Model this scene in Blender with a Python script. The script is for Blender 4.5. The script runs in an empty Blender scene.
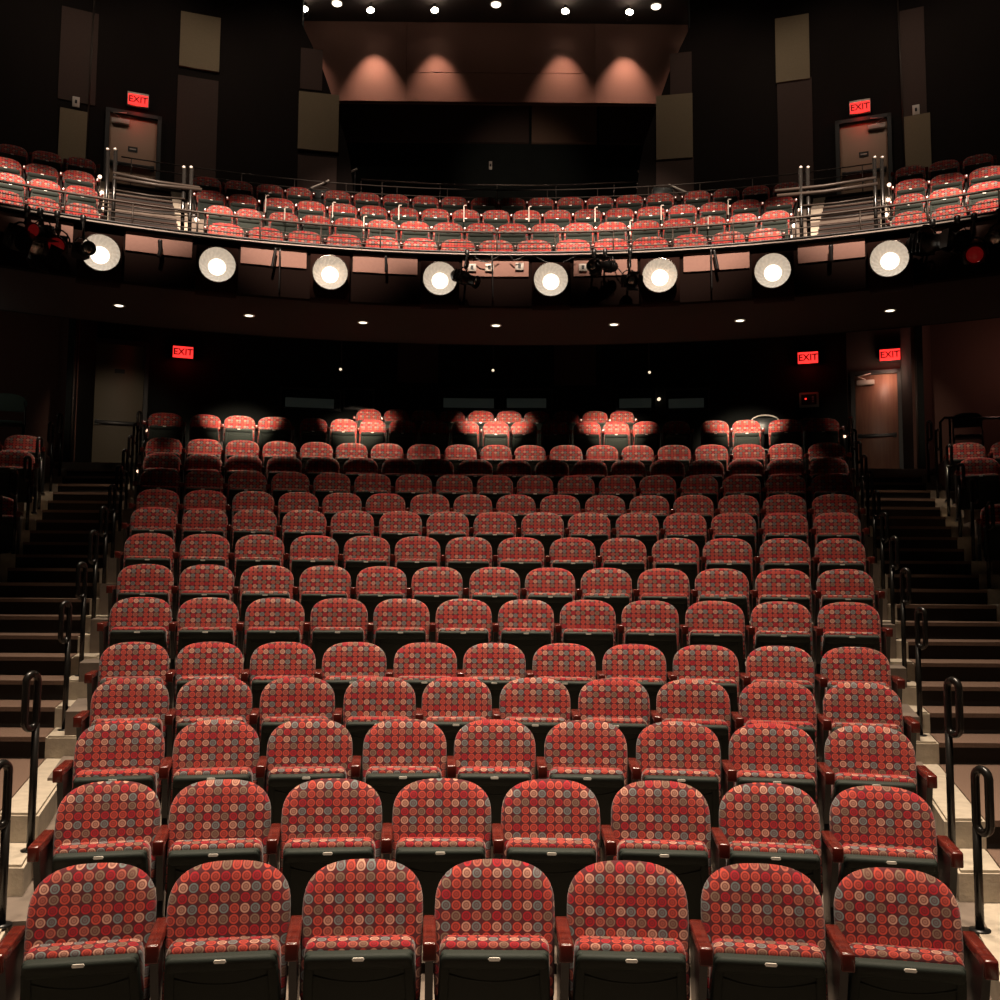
import bpy, bmesh, math, random
from mathutils import Matrix, Vector
random.seed(7)
C = bpy.context.scene.collection
PI = math.pi
# ------------------------------------------------------------ camera
CAMZ = 2.01
cam = bpy.data.objects.new('camera', bpy.data.cameras.new('camera'))
C.objects.link(cam)
cam.data.sensor_width = 36.0
cam.data.lens = 36.0
cam.data.clip_end = 200
CR = (Matrix.Rotation(-0.005, 3, 'Z') @ Matrix.Rotation(PI/2 + 0.0848, 3, 'X') @ Matrix.Rotation(0.0072, 3, 'Z'))
cam.matrix_world = Matrix.Translation((0, 0, CAMZ)) @ CR.to_4x4()
bpy.context.scene.camera = cam
# ------------------------------------------------------------ view + world
vs = bpy.context.scene.view_settings
vs.view_transform = 'Standard'; vs.look = 'None'; vs.gamma = 1; vs.use_curve_mapping = False
vs.exposure = 0.0
W = bpy.data.worlds.new('world'); bpy.context.scene.world = W
W.use_nodes = True
W.node_tree.nodes['Background'].inputs[0].default_value = (0.9, 0.85, 0.72, 1)
W.node_tree.nodes['Background'].inputs[1].default_value = 0.006
# ------------------------------------------------------------ lights
WARM = (1.0, 0.80, 0.60)
def spot(loc, aim, power, angle, blend=0.5, radius=0.1, col=WARM, name='spot_lamp'):
    d = bpy.data.lights.new(name, 'SPOT'); d.energy = power; d.color = col
    d.spot_size = math.radians(angle); d.spot_blend = blend; d.shadow_soft_size = radius
    o = bpy.data.objects.new(name, d); C.objects.link(o)
    o.location = loc
    o.rotation_euler = (Vector(aim) - Vector(loc)).to_track_quat('-Z', 'Y').to_euler()
    return o
# house lights recessed in the ceiling above the stalls
for x in (-2.7, 0.0, 2.7):
    for (y, p, k) in ((2.5, 3300, 1.0), (4.7, 3300, 1.0), (6.9, 2900, .9), (9.0, 2300, .8), (10.9, 1300, .6)):
        spot((x*k, y, 14.7), (x*k, y + (0.6 if y < 10 else 0), 0), p*1.12, 34, 0.7, 0.14, name='house_light')
# unseen fill spots added to brighten the upper back wall
for a in (-.50, -.37, -.24, .24, .37, .50):
    spot((16.6*math.sin(a), 1.5 + 16.6*math.cos(a), 14.5), (20.5*math.sin(a), 1.5 + 20.5*math.cos(a), 9.6), 100, 95, 0.9, 0.12, (1.0, .80, .62), name='wall_fill_light')
# stage side lights on the balcony, with a pair added to brighten rear rows
for x in (-2.4, 2.4):
    spot((x*.6, 5.0, 14.6), (x, 18.9, 9.2), 6500, 17, 0.7, 0.12, (1.0, 0.78, 0.62), name='balcony_wash_light')
spot((0, 18.5, 10.6), (0.5, 24.0, 11.8), 240, 38, 0.8, 0.12, (1.0, .78, .60), name='wall_fill_light')  # fill spot added for the panels below the bulkhead
for x in (-8.4, -5.6, -2.8, 0, 2.8, 5.6, 8.4):
    spot((x*0.6, 5.0, 14.6), (x*1.0, 15.6 - abs(x)*.22, 7.85), 16000, 24, 0.45, 0.12, (1.0, 0.78, 0.62), name='balcony_wash_light')
# ------------------------------------------------------------ projection helpers
def P(px, py, D):
    d = CR @ Vector(((px - 500)/1000, (500 - py)/1000, -1))
    s = D/d.y
    return Vector((d.x*s, D, CAMZ + d.z*s))
def Hc(py, D):
    return P(495, py, D).z
def onarc(px, py, R, y0):
    """where the sight line through a pixel meets the upright cylinder of radius R about (0, y0)"""
    d = CR @ Vector(((px - 500)/1000, (500 - py)/1000, -1))
    a = d.x*d.x + d.y*d.y; b = -2*d.y*y0; c = y0*y0 - R*R
    s = (-b + math.sqrt(b*b - 4*a*c))/(2*a)
    return Vector((d.x*s, d.y*s, CAMZ + d.z*s))
# ------------------------------------------------------------ materials
def lin(c):
    return tuple((x/12.92 if x <= 0.04045 else ((x + 0.055)/1.055)**2.4) for x in c)
def mat(name, col, rough=0.6, metal=0.0, noise=0.0, nscale=20.0, bump=0.0, bscale=60.0, emit=None, es=0.0, spec=0.5):
    m = bpy.data.materials.new(name); m.use_nodes = True
    nt = m.node_tree; b = nt.nodes['Principled BSDF']
    b.inputs['Base Color'].default_value = (*col, 1)
    b.inputs['Roughness'].default_value = rough
    b.inputs['Metallic'].default_value = metal
    b.inputs['Specular IOR Level'].default_value = spec
    if noise > 0:
        tc = nt.nodes.new('ShaderNodeTexCoord'); n = nt.nodes.new('ShaderNodeTexNoise')
        n.inputs['Scale'].default_value = nscale; n.inputs['Detail'].default_value = 4
        mp = nt.nodes.new('ShaderNodeMapRange')
        mp.inputs[1].default_value = 0.3; mp.inputs[2].default_value = 0.7
        mp.inputs[3].default_value = 1 - noise; mp.inputs[4].default_value = 1 + noise
        mx = nt.nodes.new('ShaderNodeVectorMath'); mx.operation = 'SCALE'
        mx.inputs[0].default_value = col
        nt.links.new(tc.outputs['Object'], n.inputs['Vector'])
        nt.links.new(n.outputs[0], mp.inputs[0]); nt.links.new(mp.outputs[0], mx.inputs['Scale'])
        nt.links.new(mx.outputs[0], b.inputs['Base Color'])
    if bump > 0:
        tc = nt.nodes.new('ShaderNodeTexCoord'); n = nt.nodes.new('ShaderNodeTexNoise')
        n.inputs['Scale'].default_value = bscale; n.inputs['Detail'].default_value = 3
        bp = nt.nodes.new('ShaderNodeBump'); bp.inputs['Strength'].default_value = bump; bp.inputs['Distance'].default_value = 0.01
        nt.links.new(tc.outputs['Object'], n.inputs['Vector'])
        nt.links.new(n.outputs[0], bp.inputs['Height']); nt.links.new(bp.outputs[0], b.inputs['Normal'])
    if emit:
        b.inputs['Emission Color'].default_value = (*emit, 1)
        b.inputs['Emission Strength'].default_value = es
    return m

def fabric():
    m = bpy.data.materials.new('ring_fabric'); m.use_nodes = True
    nt = m.node_tree; N = nt.nodes; L = nt.links; b = N['Principled BSDF']
    b.inputs['Roughness'].default_value = 0.85
    b.inputs['Specular IOR Level'].default_value = 0.25
    b.inputs['Sheen Weight'].default_value = 0.15
    uv = N.new('ShaderNodeUVMap'); oi = N.new('ShaderNodeObjectInfo')
    sep = N.new('ShaderNodeSeparateXYZ'); L.new(uv.outputs[0], sep.inputs[0])
    def M(op, a, bb=None, c=None):
        n = N.new('ShaderNodeMath'); n.operation = op
        for i, v in enumerate((a, bb, c)):
            if v is None: continue
            if isinstance(v, (int, float)): n.inputs[i].default_value = v
            else: L.new(v, n.inputs[i])
        return n.outputs[0]
    r = oi.outputs['Random']
    ox = M('MULTIPLY', r, 7.3); oy = M('MULTIPLY', M('FRACT', M('MULTIPLY', r, 91.7)), 15.0)
    S = 1/0.0425
    u = M('ADD', M('MULTIPLY', sep.outputs[0], S), ox)
    v = M('ADD', M('MULTIPLY', sep.outputs[1], S), oy)
    u = M('ADD', u, 300); v = M('ADD', v, 300)
    iu = M('FLOOR', u); iv = M('FLOOR', v)
    fu = M('SUBTRACT', M('FRACT', u), 0.5); fv = M('SUBTRACT', M('FRACT', v), 0.5)
    d = M('SQRT', M('ADD', M('MULTIPLY', fu, fu), M('MULTIPLY', fv, fv)))
    # colour of each ring by column (3) and row (5)
    idx = M('ADD', M('MULTIPLY', M('MODULO', iv, 5.0), 3.0), M('MODULO', iu, 3.0))
    fac = M('DIVIDE', M('ADD', idx, 0.5), 15.0)
    ramp = N.new('ShaderNodeValToRGB'); ramp.color_ramp.interpolation = 'CONSTANT'
    tan = (0.50, 0.25, 0.18); blue = (0.15, 0.175, 0.175); org = (0.46, 0.052, 0.032)
    red = (0.36, 0.008, 0.016); olv = (0.20, 0.125, 0.085); pin = (0.38, 0.09, 0.06)
    pal = [tan, blue, org,  red, pin, olv,  tan, blue, org,  org, red, org,  pin, olv, org]
    el = ramp.color_ramp.elements
    while len(el) > 1: el.remove(el[-1])
    el[0].position = 0; el[0].color = (*pal[0], 1)
    for i in range(1, 15):
        e = el.new(i/15); e.color = (*pal[i], 1)
    L.new(fac, ramp.inputs[0])
    # ring profile: solid dot, thin dark ring, wide bright ring, ground
    prof = N.new('ShaderNodeValToRGB'); prof.color_ramp.interpolation = 'LINEAR'
    pe = prof.color_ramp.elements
    pts = [(0.0, .30), (0.07, .30), (0.11, .70), (0.17, .70), (0.21, .34), (0.30, .38), (0.34, 1.0), (0.43, 1.0), (0.475, 0.0)]
    pe[0].position = 0; pe[0].color = (.75,)*3 + (1,)
    pe[1].position = 1; pe[1].color = (0, 0, 0, 1)
    for p, c in pts[1:]:
        e = pe.new(p); e.color = (c, c, c, 1)
    L.new(d, prof.inputs[0])
    mx = N.new('ShaderNodeMix'); mx.data_type = 'RGBA'
    L.new(prof.outputs[0], mx.inputs[0])
    mx.inputs[6].default_value = (0.080, 0.010, 0.014, 1)
    L.new(ramp.outputs[0], mx.inputs[7])
    L.new(mx.outputs[2], b.inputs['Base Color'])
    return m
def wood(name, c1, c2, rough=0.3, scale=(1, 1, 12)):
    m = bpy.data.materials.new(name); m.use_nodes = True
    nt = m.node_tree; b = nt.nodes['Principled BSDF']
    tc = nt.nodes.new('ShaderNodeTexCoord'); mp = nt.nodes.new('ShaderNodeMapping')
    mp.inputs['Scale'].default_value = scale
    n = nt.nodes.new('ShaderNodeTexNoise'); n.inputs['Scale'].default_value = 4; n.inputs['Detail'].default_value = 5
    r = nt.nodes.new('ShaderNodeValToRGB'); r.color_ramp.elements[0].position = .35; r.color_ramp.elements[1].position = .65
    r.color_ramp.elements[0].color = (*c1, 1); r.color_ramp.elements[1].color = (*c2, 1)
    nt.links.new(tc.outputs['Object'], mp.inputs[0]); nt.links.new(mp.outputs[0], n.inputs['Vector'])
    nt.links.new(n.outputs[0], r.inputs[0]); nt.links.new(r.outputs[0], b.inputs['Base Color'])
    b.inputs['Roughness'].default_value = rough
    return m
M_FAB = fabric()
M_PLASTIC = mat('dark_green_plastic', (0.030, 0.037, 0.032), 0.5, bump=0.25, bscale=400, spec=0.12)
M_SHELL = mat('shell_plastic', (0.012, 0.016, 0.015), 0.5)
M_PLATE = mat('number_plate_metal', (0.9, 0.86, 0.78), 0.3)
M_MAHOG = wood('mahogany', (0.075, 0.010, 0.007), (0.145, 0.020, 0.012), 0.22, (1, 8, 1))
M_STEEL = mat('black_steel', (0.010, 0.010, 0.010), 0.35)
M_RAIL = mat('black_gloss_tube', (0.010, 0.009, 0.008), 0.25, 0.0, spec=0.5)
M_GREYRAIL = mat('grey_rail_metal', (0.050, 0.038, 0.031), 0.45, 0.2, spec=.3)
M_ALU = mat('pale_rail_metal', (0.62, 0.56, 0.50), 0.4, 0.3)
M_POST = mat('pale_post_metal', (0.36, 0.31, 0.27), 0.5, 0.2)
M_CONC = mat('painted_concrete', (0.44, 0.38, 0.30), 0.8, noise=0.12, nscale=14, bump=0.2, bscale=60)
M_TIER = mat('tier_floor', (0.16, 0.125, 0.10), 0.85, noise=0.15, nscale=8)
M_CARPET = mat('brown_carpet', (0.17, 0.105, 0.075), 0.95, noise=0.25, nscale=150, bump=0.5, bscale=300)
M_DKCARPET = mat('dark_brown_carpet', (0.045, 0.024, 0.018), 0.95, noise=0.25, nscale=150)
M_RISER = mat('black_riser', (0.018, 0.015, 0.013), 0.8)  # near-black, far darker than the brown treads
M_BLACK = mat('black_wall_paint', (0.012, 0.014, 0.013), 0.9, noise=0.1, nscale=3, spec=0.1)
M_DARKBROWN = mat('dark_brown_paint', (0.030, 0.019, 0.015), 0.9)
M_SOFFIT = mat('soffit_paint', (0.032, 0.021, 0.017), 0.9)
M_BROWNP = mat('brown_panel', (0.050, 0.029, 0.023), 0.9, noise=0.08, nscale=40)
M_OLIVE = mat('olive_panel', (0.20, 0.158, 0.100), 0.9, noise=0.06, nscale=40)
M_TANP = mat('tan_panel', (0.16, 0.095, 0.065), 0.9, noise=0.06, nscale=40)
M_BULK = mat('terracotta_plaster', (0.21, 0.098, 0.070), 0.85, noise=0.10, nscale=60)
M_PINK = mat('pink_plaster', (0.28, 0.15, 0.118), 0.8, noise=0.05, nscale=30)
M_LAMPBOX = mat('maroon_box', (0.020, 0.0085, 0.0065), 0.8, spec=.05)
M_DOOR = mat('tan_door_paint', (0.36, 0.24, 0.165), 0.6)
M_DOOROL = mat('olive_door_paint', (0.20, 0.17, 0.12), 0.6)
M_DOORWD = wood('door_veneer', (0.24, 0.11, 0.075), (0.30, 0.15, 0.10), 0.45, (6, 6, .6))
M_FRAME = mat('door_frame_paint', (0.02, 0.024, 0.024), 0.5)
M_WHITE = mat('white_plastic', (0.55, 0.50, 0.45), 0.5)
M_SIGN = mat('lit_red_sign', (0.3, 0.01, 0.01), 0.4, emit=(1.0, 0.035, 0.03), es=1.6)
M_SIGNTX = mat('sign_letters', (0.10, 0.004, 0.004), 0.5, emit=(0.5, 0.01, 0.01), es=0.03)
M_HOT = mat('lamp_bulb', (1, 1, 1), 0.5, emit=(1.0, 0.93, 0.80), es=2.2)
M_LENS = mat('lamp_lens', (0.30, 0.25, 0.20), 0.3, noise=0.35, nscale=14, emit=(1.0, 0.80, 0.60), es=0.45)
M_DOWN = mat('downlight_glow', (1, 1, 1), 0.5, emit=(1.0, 0.85, 0.66), es=3.0)
M_PIN = mat('pin_glow', (1, 1, 1), 0.5, emit=(1.0, 0.78, 0.55), es=1.3)
M_STAR = mat('ceiling_spot_glow', (1, 1, 1), 0.5, emit=(1.0, 0.90, 0.74), es=25.0)
M_LED = mat('red_led', (0.3, 0, 0), 0.5, emit=(1, 0.03, 0.02), es=2.0)
M_STEPLT = mat('aisle_light_glow', (1, 1, 1), 0.5, emit=(1.0, 0.62, 0.42), es=2.2)
M_GLASS = mat('booth_glass', (0.010, 0.018, 0.016), 0.12, spec=0.8)
M_PANEGLOW = mat('pane_glow', (0.05, 0.06, 0.05), 0.4, emit=(0.42, 0.50, 0.42), es=0.014)  # faint emission standing in for the dim light in the booth panes
M_GREENCH = mat('green_plastic_chair', (0.045, 0.085, 0.07), 0.45)
M_FIXT = mat('fixture_black', (0.014, 0.013, 0.013), 0.35)
M_REDGEL = mat('red_gel', (0.40, 0.012, 0.012), 0.3, emit=(1.0, 0.03, 0.03), es=0.05)
M_CHROME = mat('fixture_chrome', (0.6, 0.55, 0.5), 0.25, 0.9)
# ------------------------------------------------------------ mesh helpers
class MB:
    def __init__(s): s.bm = bmesh.new()
    def add(s, verts, faces, smooth=False):
        vs_ = [s.bm.verts.new(v) for v in verts]
        for f in faces:
            try:
                fc = s.bm.faces.new([vs_[i] for i in f]); fc.smooth = smooth
            except ValueError: pass
        return vs_
    def box(s, x0, x1, y0, y1, z0, z1, bev=0.0, seg=2, mx=None, taper=None):
        b = bmesh.new()
        vv = [b.verts.new((x, y, z)) for z in (z0, z1) for y in (y0, y1) for x in (x0, x1)]
        for f in ((0,2,3,1), (4,5,7,6), (0,1,5,4), (2,6,7,3), (0,4,6,2), (1,3,7,5)):
            b.faces.new([vv[i] for i in f])
        if bev > 0:
            bmesh.ops.bevel(b, geom=list(b.edges), offset=bev, segments=seg, profile=0.5, affect='EDGES')
            for f in b.faces: f.smooth = True
        if taper:
            for v in b.verts: v.co = taper(v.co)
        if mx is not None: b.transform(mx)
        me = bpy.data.meshes.new('tmp'); b.to_mesh(me); b.free()
        s.bm.from_mesh(me); bpy.data.meshes.remove(me)
        return s
    def tube(s, pts, r, n=8, closed=False):
        pts = [Vector(p) for p in pts]; K = len(pts)
        up = None; rings = []
        for i in range(K):
            if closed: t = pts[(i+1) % K] - pts[i-1]
            else: t = pts[min(i+1, K-1)] - pts[max(i-1, 0)]
            t.normalize()
            if up is None:
                up = Vector((0, 0, 1)) if abs(t.z) < 0.9 else Vector((1, 0, 0))
            a = t.cross(up)
            if a.length < 1e-5: a = t.orthogonal()
            a.normalize(); bb = a.cross(t).normalized(); up = bb
            rings.append([pts[i] + a*math.cos(2*PI*k/n)*r + bb*math.sin(2*PI*k/n)*r for k in range(n)])
        vs_ = [p for rg in rings for p in rg]; F = []
        for i in range(K if closed else K-1):
            j = (i+1) % K
            for k in range(n):
                F.append((i*n+k, i*n+(k+1) % n, j*n+(k+1) % n, j*n+k))
        if not closed:
            F.append(tuple(range(n))[::-1]); F.append(tuple((K-1)*n + k for k in range(n)))
        s.add(vs_, F, True)
        return s
    def lathe(s, prof, n=24, mx=Matrix(), caps=True):
        """prof: (r, y) along local -Y axis"""
        vs_ = []; F = []
        for (r, y) in prof:
            for k in range(n):
                a = 2*PI*k/n; vs_.append(mx @ Vector((r*math.cos(a), y, r*math.sin(a))))
        for i in range(len(prof)-1):
            for k in range(n):
                F.append((i*n+k, i*n+(k+1) % n, (i+1)*n+(k+1) % n, (i+1)*n+k))
        if caps:
            F.append(tuple(range(n))); F.append(tuple((len(prof)-1)*n + k for k in range(n))[::-1])
        s.add(vs_, F, True)
        return s
    def prism(s, poly, z0, z1):
        """poly: list of (x, y)"""
        n = len(poly)
        vs_ = [(x, y, z0) for x, y in poly] + [(x, y, z1) for x, y in poly]
        F = [tuple(range(n))[::-1], tuple(range(n, 2*n))] + [(i, (i+1) % n, (i+1) % n + n, i+n) for i in range(n)]
        s.add(vs_, F)
        return s
    def arcbox(s, R0, R1, z0, z1, a0, a1, y0, n=None):
        n = n or max(1, int(abs(a1-a0)/0.03))
        vs_ = []; F = []
        for i in range(n+1):
            a = a0 + (a1-a0)*i/n
            sx, cx = math.sin(a), math.cos(a)
            for (r, z) in ((R0, z0), (R1, z0), (R1, z1), (R0, z1)):
                vs_.append((r*sx, y0 + r*cx, z))
        for i in range(n):
            for k in range(4):
                F.append((i*4+k, i*4+(k+1) % 4, (i+1)*4+(k+1) % 4, (i+1)*4+k))
        F.append((0, 3, 2, 1)); F.append((n*4, n*4+1, n*4+2, n*4+3))
        s.add(vs_, F)
        return s
    def obj(s, name, material, parent=None, uv=None):
        bmesh.ops.recalc_face_normals(s.bm, faces=list(s.bm.faces))
        if uv:
            L = s.bm.loops.layers.uv.new('UVMap')
            for f in s.bm.faces:
                for l in f.loops: l[L].uv = uv(l.vert.co)
        me = bpy.data.meshes.new(name); s.bm.to_mesh(me); s.bm.free()
        me.materials.append(material)
        o = bpy.data.objects.new(name, me); C.objects.link(o)
        if parent is not None: o.parent = parent
        return o
def tag(o, label=None, cat=None, group=None, kind=None):
    if label: o['label'] = label
    if cat: o['category'] = cat
    if group: o['group'] = group
    if kind: o['kind'] = kind
    return o
def thing(name, label, cat, loc=(0, 0, 0), rz=0.0, group=None):
    o = bpy.data.objects.new(name, None); C.objects.link(o)
    o.location = loc; o.rotation_euler = (0, 0, rz)
    o.empty_display_size = 0.1
    return tag(o, label, cat, group)
def struct(name, mb, m): return tag(mb.obj(name, m), kind='structure')
def relabel(o, label): o['label'] = label
def copy_tree(o, parent=None, depth=0):
    c = o.copy(); C.objects.link(c)
    if parent is not None: c.parent = parent
    for ch in o.children: copy_tree(ch, c, depth+1)
    return c
ORD = ['zeroth', 'first', 'second', 'third', 'fourth', 'fifth', 'sixth', 'seventh', 'eighth', 'ninth', 'tenth', 'eleventh',
       'twelfth', 'thirteenth', 'fourteenth', 'fifteenth', 'sixteenth', 'seventeenth', 'eighteenth', 'nineteenth', 'twentieth', 'twenty-first']
# ------------------------------------------------------------ row data of the stalls
SEAT_TOP = 0.86
ROWS = [  # depth of the seat backs, picture height of their tops at the middle, seat centres
 (4.18, 858, [92, 229, 363, 495, 628, 763, 898]),
 (5.08, 778, [108, 220, 332, 442, 551, 661, 770, 883]),
 (6.02, 719, [120, 216.5, 310, 405, 495, 586, 678.5, 772.5, 870]),
 (6.95, 677, [131, 215, 298, 380, 457, 535, 614, 693, 777, 862]),
 (7.88, 642.5, [136, 211, 284, 355, 425.8, 494.5, 564, 634, 705, 779, 854]),
 (8.80, 599, [142.5, 209.5, 276, 340, 402, 464, 526, 587.5, 649.5, 714, 780, 847.5]),
 (9.73, 567, [147, 208, 268, 326, 382, 437.5, 495, 550, 606, 663, 721, 782, 844]),
 (10.65, 537, [151, 206, 260.5, 315, 367.5, 418, 469, 521, 572.5, 623, 675, 727, 784, 839]),
 (11.6, 512, [155, 206, 255.5, 305, 353, 401, 448, 495, 542.5, 589, 637, 684.5, 733, 784, 836]),
 (12.5, 494.5, [159, 206, 254, 299, 342.5, 386, 430, 473, 516, 560, 605, 649, 693, 738, 784, 834]),
 (13.42, 475, [161, 205, 248, 291, 332.5, 373, 414, 454.5, 495, 535, 576, 617, 657.5, 699, 741, 785, 831]),
 (14.35, 459.5, [163, 204, 244.5, 285, 323, 361, 399, 437, 475.5, 514, 552, 590, 628, 667, 706, 745, 785, 828]),
 (15.3, 445, [165, 205, 243, 280, 317, 352, 387.5, 424, 460.5, 496, 530, 566, 602, 637.5, 674, 711, 748, 785, 826]),
 (17.8, 421.5, [166, 206, 240, 275, 314, 344, 373, 403, 435, 465.5, 496, 524, 555, 587, 616, 646, 676, 714.5, 746, 785, 822]),
 (19.0, 411, [369, 396.5, 424, 452, 481, 509, 537, 566, 595, 622]),
]
RCY = -9.0      # centre of the rows' curve
RTY = -3.7      # point the seats face
def Xin(D): return 1.102 + 0.296*D          # inner edge of the aisle carpet
FL = [Hc(y, D) - SEAT_TOP for D, y, _ in ROWS]
# ------------------------------------------------------------ stalls floor
b = MB()
b.box(-14, 14, -1.5, 3.3, -0.4, -0.01)
struct('floor_front', b, M_DKCARPET)
b = MB()
def tier(mb, D0, D1, ztop, xo=0.23):
    """platform between two curved edges, clipped by the radial aisles"""
    def curve(D):
        R = D - RCY; pts = []
        xe = Xin(D) - xo
        for i in range(17):
            x = -xe + 2*xe*i/16
            pts.append((x, RCY + math.sqrt(R*R - x*x)))
        return pts
    f = curve(D0); k = curve(D1)
    mb.prism(f + k[::-1], -0.4, ztop)
Dfront = 3.3
for i in range(len(ROWS)-2):
    D1 = ROWS[i][0] + 0.16
    tier(b, Dfront, D1, FL[i]); Dfront = D1
tier(b, Dfront, 16.9, FL[12], 0.23)
tier(b, 16.88, 19.6, FL[13])
tier(b, 18.2, 20.4, FL[14], 2.5)
struct('floor', b, M_TIER)
# ------------------------------------------------------------ aisle stairs (two flights)
ZL = 3.98
def tread_z(n): return 0.68 + 0.165*n
TR = [(-2, 2.2, 5.44), (-1, 5.44, 5.9), (0, 5.9, 7.7)] + [(n, 7.7 + (n-1)*0.46, 7.7 + n*0.46) for n in range(1, 20)]
for s, lab in ((-1, 'carpeted aisle stairs rising to the olive door beside the green plastic chair'),
               (1, 'carpeted aisle stairs rising to the brown wood-veneer door with a transom')):
    t = thing('staircase', lab, 'stairs', (s*3.6, 8, 0))
    carpet = MB(); nose = MB(); inner = MB(); outer = MB()
    def L(x, y): return (x - s*3.6, y - 8)
    for (n, d0, d1) in TR:
        z = tread_z(n)
        def quad(mb, e0, e1, zt, dd0, dd1, zb=-0.4):
            p = [L(s*(Xin(dd0)+e0), dd0), L(s*(Xin(dd0)+e1), dd0), L(s*(Xin(dd1)+e1), dd1), L(s*(Xin(dd1)+e0), dd1)]
            mb.prism(p, zb, zt)
        quad(carpet, 0, 1.04, z - 0.012, d0, d1)
        # rounded carpet nosing standing a little proud of the riser
        quad(nose, 0, 1.04, z, d0 - 0.025, d1, z - 0.035)
        quad(inner, -0.24, 0, z + 0.004, d0 - 0.01, d1)
        quad(outer, 1.04, 1.29, z + 0.004, d0 - 0.01, d1)
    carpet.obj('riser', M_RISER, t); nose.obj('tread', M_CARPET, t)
    for mb in (inner, outer):
        bmesh.ops.bevel(mb.bm, geom=[e for e in mb.bm.edges if abs(e.verts[0].co.z - e.verts[1].co.z) < 1e-4 and e.verts[0].co.z > 0], offset=0.015, segments=2, affect='EDGES')
        mb.obj('concrete_border', M_CONC, t)
# upper landings behind the stairs and the side terraces
b = MB()
for s in (-1, 1):
    b.prism([(s*(Xin(16.44)-.24), 16.44), (s*13, 16.44), (s*13, 21), (s*(Xin(20.4)-.24), 20.4)][::s], -0.4, ZL)
    side = [(3.3, 10.9, 1.25), (10.9, 11.85, 1.85), (11.85, 12.75, 2.20), (12.75, 13.65, 2.89), (13.65, 15.2, 3.23), (15.2, 16.44, 3.98)]
    for (d0, d1, z) in side:
        b.prism([(s*(Xin(d0)+1.29), d0), (s*14, d0), (s*14, d1), (s*(Xin(d1)+1.29), d1)][::s], -0.4, z)
struct('floor_side', b, M_TIER)
# ------------------------------------------------------------ walls under the balcony
BY = 1.5        # centre of the balcony's curve
RW = 18.55
def angX(px, py, R): 
    p = onarc(px, py, R, BY); return math.atan2(p.x, p.y - BY)
ad0, ad1 = angX(93, 420, RW), angX(147, 420, RW)       # olive door opening
ae0, ae1 = angX(850, 420, RW + .9), angX(899, 420, RW + .9)
b = MB(); b.arcbox(RW, RW + 0.2, 2.0, 8.2, ad1, angX(848, 420, RW), BY)
b.arcbox(RW, RW + 0.2, 6.35, 8.2, ad0, ad1, BY, 4)
b.arcbox(RW, RW + 0.2, 2.0, 8.2, ad0 - .03, ad0, BY, 2)
struct('wall_back', b, M_BLACK)
b = MB(); b.arcbox(RW + .9, RW + 1.1, 3.5, 8.2, angX(842, 420, RW+.9), angX(912, 420, RW+.9), BY, 4)
struct('wall_recess', b, M_DARKBROWN)
b = MB()
for s in (-1, 1):
    x0, y0_, x1, y1_ = 7.05, 16.5, (7.86 if s < 0 else 8.22), 20.2
    b.prism([(s*x0, y0_), (s*(x0+.12), y0_), (s*(x1+.12), y1_), (s*x1, y1_)][::s], ZL - .3, 8.2)
struct('wall_side', b, M_BLACK)
b = MB()
for s in (-1, 1):
    b.prism([(s*7.2, 16.6), (s*7.75, 17.5), (s*7.75, 17.7), (s*7.1, 16.8)][::s], ZL - .3, 8.2)
    b.prism([(s*7.75, 17.5), (s*13, 15.2), (s*13, 15.4), (s*7.75, 17.7)][::s], ZL - .3, 8.2)
struct('wall_outer', b, mat('dim_red_brown_paint', (0.10, 0.045, 0.033), 0.85))
for i, s in enumerate((-1, 1)):
    b = MB(); b.tube([(s*7.03, 16.47, ZL), (s*7.03, 16.47, 6.1)], 0.018, 6)
    struct('trim_%d' % (i+1), b, M_GREYRAIL)
# ------------------------------------------------------------ balcony
BR = [(14.6, 240.5, [226, 266, 305, 344, 382, 420, 458, 496, 534, 573, 611, 650, 690, 728, 765], [7, 43, 82], [909, 949, 988]),
      (17.15, 224, [220, 249, 284, 316, 349.5, 382.5, 415, 448, 481, 513, 546, 579, 612, 645, 677.5, 711, 743, 775], [10, 45, 82], [909, 945, 985]),
      (18.2, 210.5, [211, 243, 279, 311, 343, 373.5, 404.5, 435.5, 466, 496, 527, 557.5, 588, 619.5, 651, 682.5, 714, 746, 779], [5, 42, 79], [911, 947, 987]),
      (19.2, 198, [207, 239, 270, 299, 337.5, 367, 396, 425.5, 454, 484, 512.5, 541, 570.5, 600, 629.5, 660, 697, 726, 756, 787], [12, 47, 81], [910, 944, 978])]
BFL = [Hc(y, D) - SEAT_TOP for D, y, *_ in BR]
RL = 12.5                                   # radius of the balcony front
ZLEDGE = Hc(254, RL + BY); ZSOF = Hc(302, RL + BY); ZPINK = Hc(277, RL + BY)
AM = 0.98
radii = [RL] + [D - BY + 0.14 for D, *_ in BR]
b = MB()
b.arcbox(RL + .05, radii[1] + 1.6, ZSOF, BFL[0], -AM, AM, BY)
b.arcbox(radii[1] + 1.55, radii[2], ZSOF + 1.15, BFL[1], -AM, AM, BY)
b.arcbox(radii[2], radii[3], ZSOF + 1.7, BFL[2], -AM, AM, BY)
b.arcbox(radii[3], radii[4], ZSOF + 1.7, BFL[3], -AM, AM, BY)
ZW = BFL[3] + 0.45
b.arcbox(radii[4], 24.5, ZSOF + 1.7, ZW, -AM, AM, BY)
struct('floor_balcony', b, M_TIER)
b = MB(); b.arcbox(RL + .11, RL + 2.32, ZSOF - .06, ZSOF - .003, -AM, AM, BY)
struct('ceiling_under_balcony', b, M_SOFFIT)
b = MB(); b.arcbox(RL + 2.3, RW + 2.5, ZSOF + 1.08, ZSOF + 1.14, -AM, AM, BY)
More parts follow.
